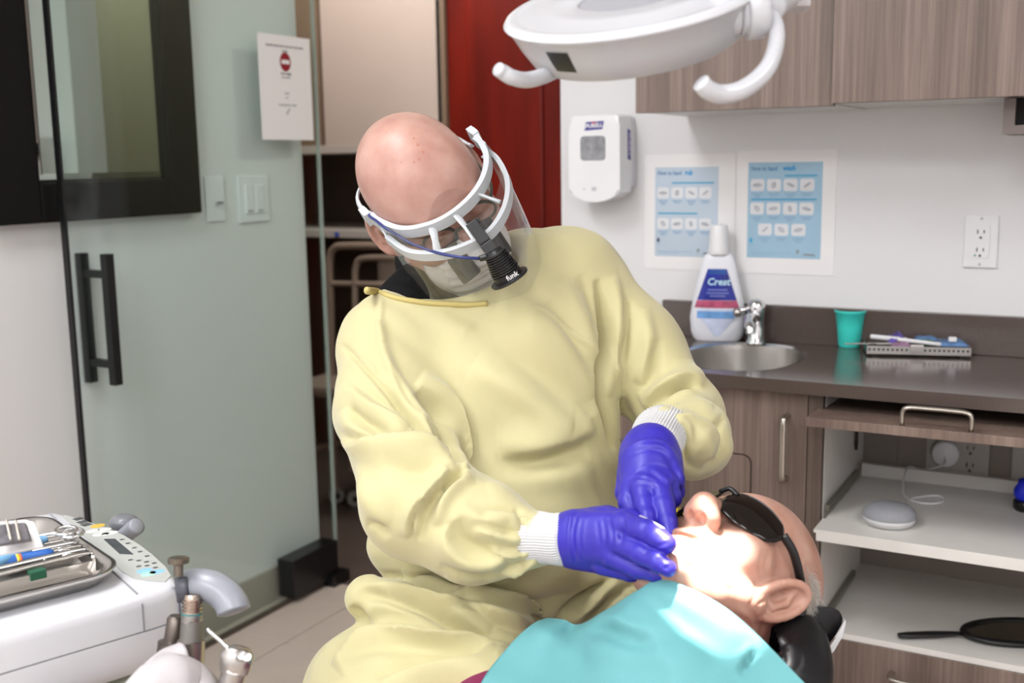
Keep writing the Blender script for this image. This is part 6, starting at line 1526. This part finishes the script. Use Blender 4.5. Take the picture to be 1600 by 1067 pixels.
# forceps with finger rings
fo = thing('needle_holder', 'steel needle holder with two finger rings lying across the tray', 'forceps', tp(90, 845, .02))
def ringp(cx_, cy_, a_, b_, rot, dz):
    c_ = tp(cx_, cy_, dz); e1 = (tp(cx_+10, cy_-rot, dz)-c_); e1 = e1/np.linalg.norm(e1); e2 = np.cross((0, 0, 1), e1)
    pts = [c_+e1*a_*math.cos(t)+e2*b_*math.sin(t)+np.array([0, 0, .002*math.sin(t)]) for t in [2*PI*k/24 for k in range(24)]]
    bm = nb(); tube(bm, pts, .0023, 8, closed=True); return bm_obj('finger_ring', bm, M_CHROME, fo, smooth=True)
ringp(102, 829, .013, .010, 1, .03); ringp(111, 833, .014, .011, 1, .026)
bm = nb(); tube(bm, spline([tp(92, 832, .03), tp(60, 838, .028), tp(20, 850, .026), tp(-30, 868, .024)], 5), .0022, 8); bm_obj('shank', bm, M_CHROME, fo, smooth=True)
bm = nb(); tube(bm, spline([tp(98, 835, .026), tp(60, 842, .026), tp(20, 855, .025), tp(-30, 873, .024)], 5), .0022, 8); bm_obj('shank', bm, M_CHROME, fo, smooth=True)
# toothed steel rack with instruments
rk = thing('instrument_rack', 'low steel rack with notched end at the right of the tray', 'rack', tp(130, 890))
ra, rb = tp(108, 857, .004), tp(146, 889, .004); rv = rb-ra; rl = np.linalg.norm(rv); rv /= rl; rn = np.array([-rv[1], rv[0], 0]); rn = rn if rn@CR < 0 else -rn
MR = basis(ra, rv, rn, (0, 0, 1)) if np.cross(rv, rn)[2] > 0 else basis(ra, rv, rn, (0, 0, 1))
bm = nb(); box(bm, 0, rl, -.003, 0, -.006, .012, M=MR)
bm_obj('end_plate', bm, M_STEEL, rk)
for k in range(12):
    bm = nb(); x = rl*(k+.5)/12; box(bm, x-.0018, x+.0018, -.003, .0005, .012, .017, M=MR); bm_obj('tooth', bm, M_CHROME, rk)
for x in (0, rl-.003):
    bm = nb(); box(bm, x, x+.003, 0, .2, -.006, .010, M=MR); bm_obj('side_plate', bm, M_STEEL, rk)
for k in range(5):
    bm = nb(); tube(bm, spline([MR @ Vector((rl*(.3+.1*k), .006, .012)), MR @ Vector((rl*(.34+.1*k), .02, .017)), MR @ Vector((rl*(.28+.1*k), .034, .013)), MR @ Vector((rl*(.33+.1*k), .048, .016))], 4), .0014, 6); bm_obj('spring_clip', bm, M_CHROME, rk, smooth=True)
lbls = ['steel explorer lying nearest the back of the rack', 'steel mirror handle lying second from the back of the rack', 'steel probe lying in the middle of the rack', 'thick steel excavator lying fourth from the back of the rack', 'steel curette lying nearest the front of the rack']
for k in range(5):
    x = rl*(.14+.18*k); th_ = .0028+.0012*(k % 2)
    p0 = np.array(MR @ Vector((x, .0, .0165))); p1 = np.array(MR @ Vector((x+.006*(k-2), .25, .0165)))
    rodp('steel_instrument', lbls[k], 'instrument', [p0+rv*.002-rn*.004, p0+rn*.02, p0*.5+p1*.5, p1], [.0012, th_, th_, th_], M_CHROME if k % 2 else M_STEEL, 'steel instruments in the rack')
bm = nb(); g = tp(58, 898, .012); box(bm, -.009, .009, -.006, .006, -.004, .006, bev=.001, M=basis(g, U1, U2, (0, 0, 1))); tag(bm_obj('green_marker', bm, mat('dark_green_plastic', '#1f5a40', .5), None, loc=g), 'dark green instrument marker block in the front of the tray', 'marker')
bm = nb(); g = tp(40, 866, .018); box(bm, -.014, .014, -.004, .004, -.003, .004, bev=.001, M=basis(g, U1, U2, (0, 0, 1))); tag(bm_obj('green_marker', bm, MATS['dark_green_plastic'], None, loc=g), 'dark green marker between the two blue handled instruments', 'marker')
# ================================================================== THE PATIENT
PH = Head(1174, 893, 1.30, (-.688, .066, -.723), None, (.704, .30, -.643))
pb_ = P(1000, 1150, 1.2)
pat = thing('person', 'reclining elderly patient with white hair and dark glasses under a turquoise bib', 'person', (pb_[0], pb_[1], .45))
nt_ = np.array((0, -.03, -.09))+.15*np.array((-.22, -.154, -.963))
v = head_sdf(.0019, nose=1.13, ear=1.16, mouth_open=.004, earpos=(.076, .013, -.058), earout=(.9, .02, -.36), neck_to=tuple(nt_), jawz=.004)
V, F = v.mesh(2)
Vc = PH.cam(V)
Vc = sculpt_folds(Vc, F, [
    ('g', [(1058, 880), (1085, 884), (1108, 896)], 4, 2), ('g', [(1100, 882), (1125, 892), (1140, 905)], 5, 2), ('g', [(1112, 905), (1135, 918), (1160, 922)], 4, 1.5),
    ('g', [(1172, 885), (1180, 910), (1178, 935), (1165, 955)], 4, 1), ('g', [(1196, 850), (1188, 880), (1190, 910)], 4, 1.0), ('s', [(1205, 855), (1200, 885), (1202, 905)], 4, 1.2),
    ('g', [(1183, 945), (1192, 940), (1205, 932)], 2.5, 1.6), ('g', [(1175, 952), (1180, 965), (1176, 985)], 3, 1.5), ('g', [(1190, 962), (1192, 980), (1186, 995)], 3, 1.5), ('r', [(1150, 950), (1168, 962), (1180, 980)], 5, 2),
    ('g', [(1095, 800), (1090, 815), (1080, 826)], 3, 1.5), ('g', [(1140, 800), (1150, 820), (1146, 845)], 6, .8),
    ('g', [(1205, 800), (1222, 822), (1234, 848)], 2.5, .6)])
np_obj('body', c2w(Vc), F, M_SKIN2, pat)
# white hair: strands rooted on the back and side of the skull
rr = np.random.default_rng(3); HV, HF = [], []
def strand(root, d1, d2, L_, w_):
    base = len(HV); side = np.cross(d1, (0.3, .5, .8)); side /= np.linalg.norm(side)
    for j, t in enumerate((0, .5, 1)):
        p = root + d1*L_*t + d2*L_*t*t*.6; ww = w_*(1-.85*t)
        s2 = np.cross(d1, side)
        HV.extend([p+side*ww, p-side*ww*.5+s2*ww*.8, p-side*ww*.5-s2*ww*.8])
    for j in (0, 1):
        for k in range(3): a = base+j*3+k; b = base+j*3+(k+1) % 3; HF.append((a, b, b+3, a+3))
cnt_ = 0
while cnt_ < 7500:
    q_ = rr.normal(size=3); q_ /= np.linalg.norm(q_)
    p = np.array((0, -.012, 0))+q_*np.array((.079, .098, .088))
    if not ((abs(p[0]) > .052 and p[1] < .046 and -.042 < p[2] < .014-.3*max(0, p[1])) or (p[1] < -.03 and -.03 < p[2] < .03)): continue
    if p[1] > -.012 and p[2] < -.030 and p[1] < .034: continue
    n_ = q_/np.array((.079, .098, .088)); n_ /= np.linalg.norm(n_)
    d_ = np.array((0, -.8, .12))+rr.normal(size=3)*.25; d_ -= n_*(d_@n_); d_ /= np.linalg.norm(d_)
    strand(p-n_*.001, d_*.86+n_*.5, -n_*.25, rr.uniform(.008, .021), rr.uniform(.00035, .0006)); cnt_ += 1
M_HAIR = mat('white_hair', '#d9d3cb', .55, spec=.4)
hr = np_obj('hair', PH.w(np.array(HV)), HF, M_HAIR, pat); hr['kind'] = 'stuff'
# ---- protective dark glasses
sgl = thing('safety_glasses', 'dark brown wraparound safety glasses on the patient', 'glasses', PH.w((0, .11, -.035)))
M_LENS = mat('dark_lens', '#120c09', .04, spec=.35)
def lens_y(x, z): return .113-7.2*x*x-6*(z+.036)**2
for s in (-1, 1):
    n_, m_ = 18, 12; Vl, Fl = [], []
    for back in (0, 1):
        for j in range(m_+1):
            for i in range(n_+1):
                u, w_ = -1+2*i/n_, -1+2*j/m_
                uu, ww = u*math.sqrt(1-.42*w_*w_), w_*math.sqrt(1-.42*u*u)
                x = .0385+.034*uu; z = -.0355+.0275*ww*(1-.10*uu)
                Vl.append(PH.w((s*x, lens_y(x, z)-.0022*back, z)))
    N1 = (n_+1)*(m_+1)
    for b in (0, 1):
        for j in range(m_):
            for i in range(n_): k = b*N1+j*(n_+1)+i; q_ = (k, k+1, k+n_+2, k+n_+1); Fl.append(q_ if b else q_[::-1])
    bd = [i for i in range(n_+1)]+[j*(n_+1)+n_ for j in range(1, m_+1)]+[m_*(n_+1)+i for i in range(n_-1, -1, -1)]+[j*(n_+1) for j in range(m_-1, 0, -1)]
    for a_, b_ in zip(bd, bd[1:]+bd[:1]): Fl.append((a_, b_, b_+N1, a_+N1))
    np_obj('lens', Vl, Fl, M_LENS, sgl)
    bm = nb(); tube(bm, spline([PH.w((s*.071, lens_y(.071, -.03)-.001, -.028)), PH.w((s*.081, .055, -.027)), PH.w((s*.085, .02, -.026)), PH.w((s*.086, -.008, -.03)), PH.w((s*.082, -.03, -.045))], 6), .0026, 10, sy=2.0); bm_obj('temple_arm', bm, M_BLACKP, sgl, smooth=True)
bm = nb(); tube(bm, spline([PH.w((-.012, lens_y(.012, -.02), -.022)), PH.w((0, .1155, -.02)), PH.w((.012, lens_y(.012, -.02), -.022))], 4), .003, 8); bm_obj('bridge', bm, M_BLACKP, sgl, smooth=True)
# ---- maroon shirt under the bib
M_MAR = mat('maroon_cloth', '#7d1e4c', .75, bump=.15, bscale=400)
s_ = Vol((-.25, -.75, -1.65), (.50, -.20, -.70), .006)
def sc(a, b, k=.05): s_.cap(a[0], b[0], a[1], b[1], k)
sc(pr(890, 1060, 1.38, 60), pr(1230, 1180, 1.09, 70), 0); sc(pr(848, 1054, 1.37, 62), pr(768, 1127, 1.30, 62)); sc(pr(768, 1127, 1.30, 62), pr(700, 1220, 1.2, 62)); sc(pr(1010, 1150, 1.20, 110), pr(800, 1330, 1.0, 150)); sc(pr(1050, 1130, 1.2, 90), pr(900, 1330, .98, 150))
V, F = s_.mesh(3); np_obj('shirt', c2w(V), F, M_MAR, pat)
# ---- turquoise bib: one sheet, from the chin down over chest and far shoulder
M_BIB = mat('turquoise_bib', '#62a1a5', .7, bump=.12, bscale=500)
top = [(856, 966, 1.31), (882, 969, 1.295), (908, 976, 1.285), (955, 949, 1.245), (1000, 920, 1.205), (1038, 905, 1.182), (1062, 914, 1.165), (1100, 931, 1.15), (1140, 955, 1.14), (1182, 990, 1.13), (1216, 1024, 1.11), (1262, 1072, 1.08), (1330, 1140, 1.04)]
bot = [(700, 1200, 1.10), (730, 1230, 1.09), (770, 1250, 1.06), (840, 1270, 1.03), (900, 1280, 1.0), (960, 1285, .99), (1000, 1290, .98), (1040, 1290, .97), (1080, 1290, .97), (1130, 1290, .97), (1190, 1290, .98), (1260, 1290, .98), (1340, 1290, .98)]
lef = [(856, 966, 1.31), (832, 976, 1.30), (806, 998, 1.285), (782, 1024, 1.265), (760, 1052, 1.24), (745, 1080, 1.22), (722, 1130, 1.16), (700, 1200, 1.10)]
T_, B_ = [np.array([c3(*p) for p in spline(k, 4)]) for k in (top, bot)]; L_ = np.array([c3(*p) for p in spline(lef, 8)])
n_, m_ = len(T_), len(L_); R_e = np.array([T_[-1]+(B_[-1]-T_[-1])*j/(m_-1) for j in range(m_)])
Vb = []
for j in range(m_):
    w_ = j/(m_-1)
    for i in range(n_):
        u = i/(n_-1)
        Vb.append((1-w_)*T_[i]+w_*B_[i]+(1-u)*L_[j]+u*R_e[j]-((1-u)*(1-w_)*T_[0]+u*(1-w_)*T_[-1]+(1-u)*w_*B_[0]+u*w_*B_[-1]))
Vb = np.array(Vb)
Fb = np.array([(j*n_+i, j*n_+i+1, (j+1)*n_+i+1, (j+1)*n_+i) for j in range(m_-1) for i in range(n_-1)])
for it in range(1):   # one subdivision by resampling
    G = Vb.reshape(m_, n_, 3)
    def up2(G):
        A = np.empty((2*G.shape[0]-1, G.shape[1], 3)); A[::2] = G; A[1::2] = (G[1:]+G[:-1])/2
        B = np.empty((A.shape[0], 2*A.shape[1]-1, 3)); B[:, ::2] = A; B[:, 1::2] = (A[:, 1:]+A[:, :-1])/2; return B
    G = up2(G); m2, n2 = G.shape[:2]; Vb = G.reshape(-1, 3)
    Fb = np.array([(j*n2+i, j*n2+i+1, (j+1)*n2+i+1, (j+1)*n2+i) for j in range(m2-1) for i in range(n2-1)])
Nb = vnormals(Vb, Fb)
if (Nb*(-Vb)).sum() < 0: Fb = Fb[:, ::-1]
Vb = sculpt_folds(Vb, Fb, [('s', [(905, 978), (950, 978), (985, 992), (1030, 1000)], 12, 7), ('g', [(925, 985), (960, 984), (1000, 996)], 4, 2), ('r', [(960, 955), (1010, 960), (1060, 985)], 20, 5), ('s', [(1000, 925), (1040, 940), (1100, 975), (1150, 1020)], 18, 6),
    ('s', [(1150, 1050), (1165, 1030), (1182, 1012)], 6, 5), ('g', [(1165, 1040), (1185, 1016)], 3, 3), ('r', [(830, 985), (860, 1000), (880, 1030)], 16, 5), ('g', [(880, 975), (900, 1000), (910, 1040)], 12, 5), ('s', [(800, 1040), (900, 1030), (1000, 1040), (1100, 1060)], 26, 4), ('r', [(1005, 1000), (1040, 1030), (1060, 1075)], 20, 3)])
Nb = vnormals(Vb, Fb); K = len(Vb)
V2 = np.concatenate([Vb, Vb-Nb*.0012]); bd = [i for i in range(n2)]+[j*n2+n2-1 for j in range(1, m2)]+[(m2-1)*n2+i for i in range(n2-2, -1, -1)]+[j*n2 for j in range(m2-2, 0, -1)]
F2 = Fb.tolist()+(Fb[:, ::-1]+K).tolist()+[(b_, a_, a_+K, b_+K) for a_, b_ in zip(bd, bd[1:]+bd[:1])]
bw = c2w(V2)
o = np_obj('bib', bw, F2, M_BIB, None, loc=c2w(Vb.mean(0))); tag(o, 'turquoise paper bib spread over the patient chest and shoulder', 'bib')
# ---- dental chair: headrest, back, base
chair = thing('dental_chair', 'black leather dental chair headrest with white shell behind the patient', 'chair', (pb_[0], pb_[1], 0))
M_LEA = mat('black_leather', '#0b0b0e', .4, bump=.1, bscale=160, spec=.35)
v = Vol(c3(1150, 1180, 1.50)-.02, c3(1400, 930, 1.10)+np.array((.02, .02, .02)), .0032)
v.ell(c3(1222, 1045, 1.27), (.036, .062, .11), [(.9, -.43, 0), (.43, .9, 0), (0, 0, 1)], 0)
v.cap(c3(1206, 1030, 1.205), c3(1244, 986, 1.23), .024, .022, .04); v.cap(c3(1218, 1090, 1.17), c3(1240, 1050, 1.2), .03, .027, .04)
v.ell(PH.cam((0, -.012, 0)), (.089, .089, .089), None, .008, 'sub')
V, F = v.mesh(3)
V = sculpt_folds(V, F, [('g', [(1208, 990), (1214, 1005), (1222, 1020), (1226, 1040)], 3.5, 5), ('g', [(1200, 1004), (1216, 1010), (1228, 1004)], 2.5, 3), ('g', [(1204, 1022), (1218, 1012), (1232, 1016)], 2.5, 3), ('r', [(1232, 1000), (1250, 1020), (1256, 1050)], 12, 4)])
np_obj('headrest_pad', c2w(V), F, M_LEA, chair)
def wing(pts, d0_, d1_, name, m, bev):
    bm = nb(); A = [bm.verts.new(P(x, y, d0_)) for x, y in pts]; B = [bm.verts.new(P(x, y, d1_)) for x, y in pts]
    fs_ = [bm.faces.new(A), bm.faces.new(B[::-1])]
    for k in range(len(pts)): bm.faces.new((A[k], A[(k+1) % len(pts)], B[(k+1) % len(pts)], B[k]))
    if bev: bmesh.ops.bevel(bm, geom=list(bm.edges), offset=bev, segments=3, profile=.6, affect='EDGES', clamp_overlap=True)
    return bm_obj(name, bm, m, chair, smooth=True, angle=60)
wing([(1255, 946), (1276, 947), (1300, 949), (1311, 954), (1316, 962), (1316, 974), (1306, 992), (1290, 1012), (1274, 1028), (1258, 1036), (1246, 1000)], 1.25, 1.37, 'headrest_wing', M_LEA, .006)
wing([(1318, 964), (1319.5, 972), (1310, 992), (1295, 1012), (1278, 1030), (1270, 1046), (1276, 1046), (1288, 1034), (1304, 1016), (1317, 993), (1322, 972)], 1.245, 1.37, 'headrest_shell', mat('shell_grey_white', '#c9cacd', .35), .002)
# upholstered back and pedestal below the frame
bk = PH.w((0, -.2, -.42))
v = Vol((-.30, -.95, -1.75), (.50, -.33, -.72), .012)
v.cap(c3(960, 1330, 1.22), c3(1180, 1230, 1.30), .09, .08, 0); v.cap(c3(900, 1330, 1.05), c3(1150, 1330, 1.15), .09, .08, .05); v.cap(c3(1180, 1150, 1.34), c3(1160, 1330, 1.25), .05, .08, .04)
V, F = v.mesh(2); np_obj('backrest', c2w(V), F, M_LEA, chair)
pd_ = c2w(c3(1000, 1330, 1.15))
bm = nb(); lathe(bm, [(.26, 0), (.26, .03), (.12, .06), (.1, .12), (.1, max(.2, pd_[2]))], Matrix.Translation((pd_[0], pd_[1], 0)), 36); bm_obj('pedestal', bm, MUW, chair, smooth=True, angle=40)
# the dentist's stool and legs, below the frame
st_w = c2w(c3(640, 1180, 1.50))
stool = thing('stool', 'round black stool under the dentist', 'stool', (st_w[0], st_w[1], 0))
bm = nb(); lathe(bm, [(0, .36), (.17, .36), (.19, .38), (.19, .42), (.17, .44), (0, .44)], Matrix.Translation((st_w[0], st_w[1], 0)), 32); bm_obj('seat', bm, M_LEA, stool, smooth=True, angle=50)
bm = nb(); lathe(bm, [(.03, .05), (.03, .36)], Matrix.Translation((st_w[0], st_w[1], 0)), 20); bm_obj('post', bm, M_STEEL, stool, smooth=True, angle=40)
for k in range(5):
    t = 2*PI*k/5; bm = nb(); tube(bm, [Vector((st_w[0]+.02*math.cos(t), st_w[1]+.02*math.sin(t), .07)), Vector((st_w[0]+.26*math.cos(t), st_w[1]+.26*math.sin(t), .05))], .016, 10); bm_obj('leg', bm, M_BLACKP, stool, smooth=True)
    bm = nb(); lathe(bm, [(.0, -.012), (.026, -.012), (.028, 0), (.026, .012), (0, .012)], zto((st_w[0]+.26*math.cos(t), st_w[1]+.26*math.sin(t), .029), (-math.sin(t), math.cos(t), 0)), 16); bm_obj('caster', bm, M_BLACKP, stool, smooth=True, angle=40)
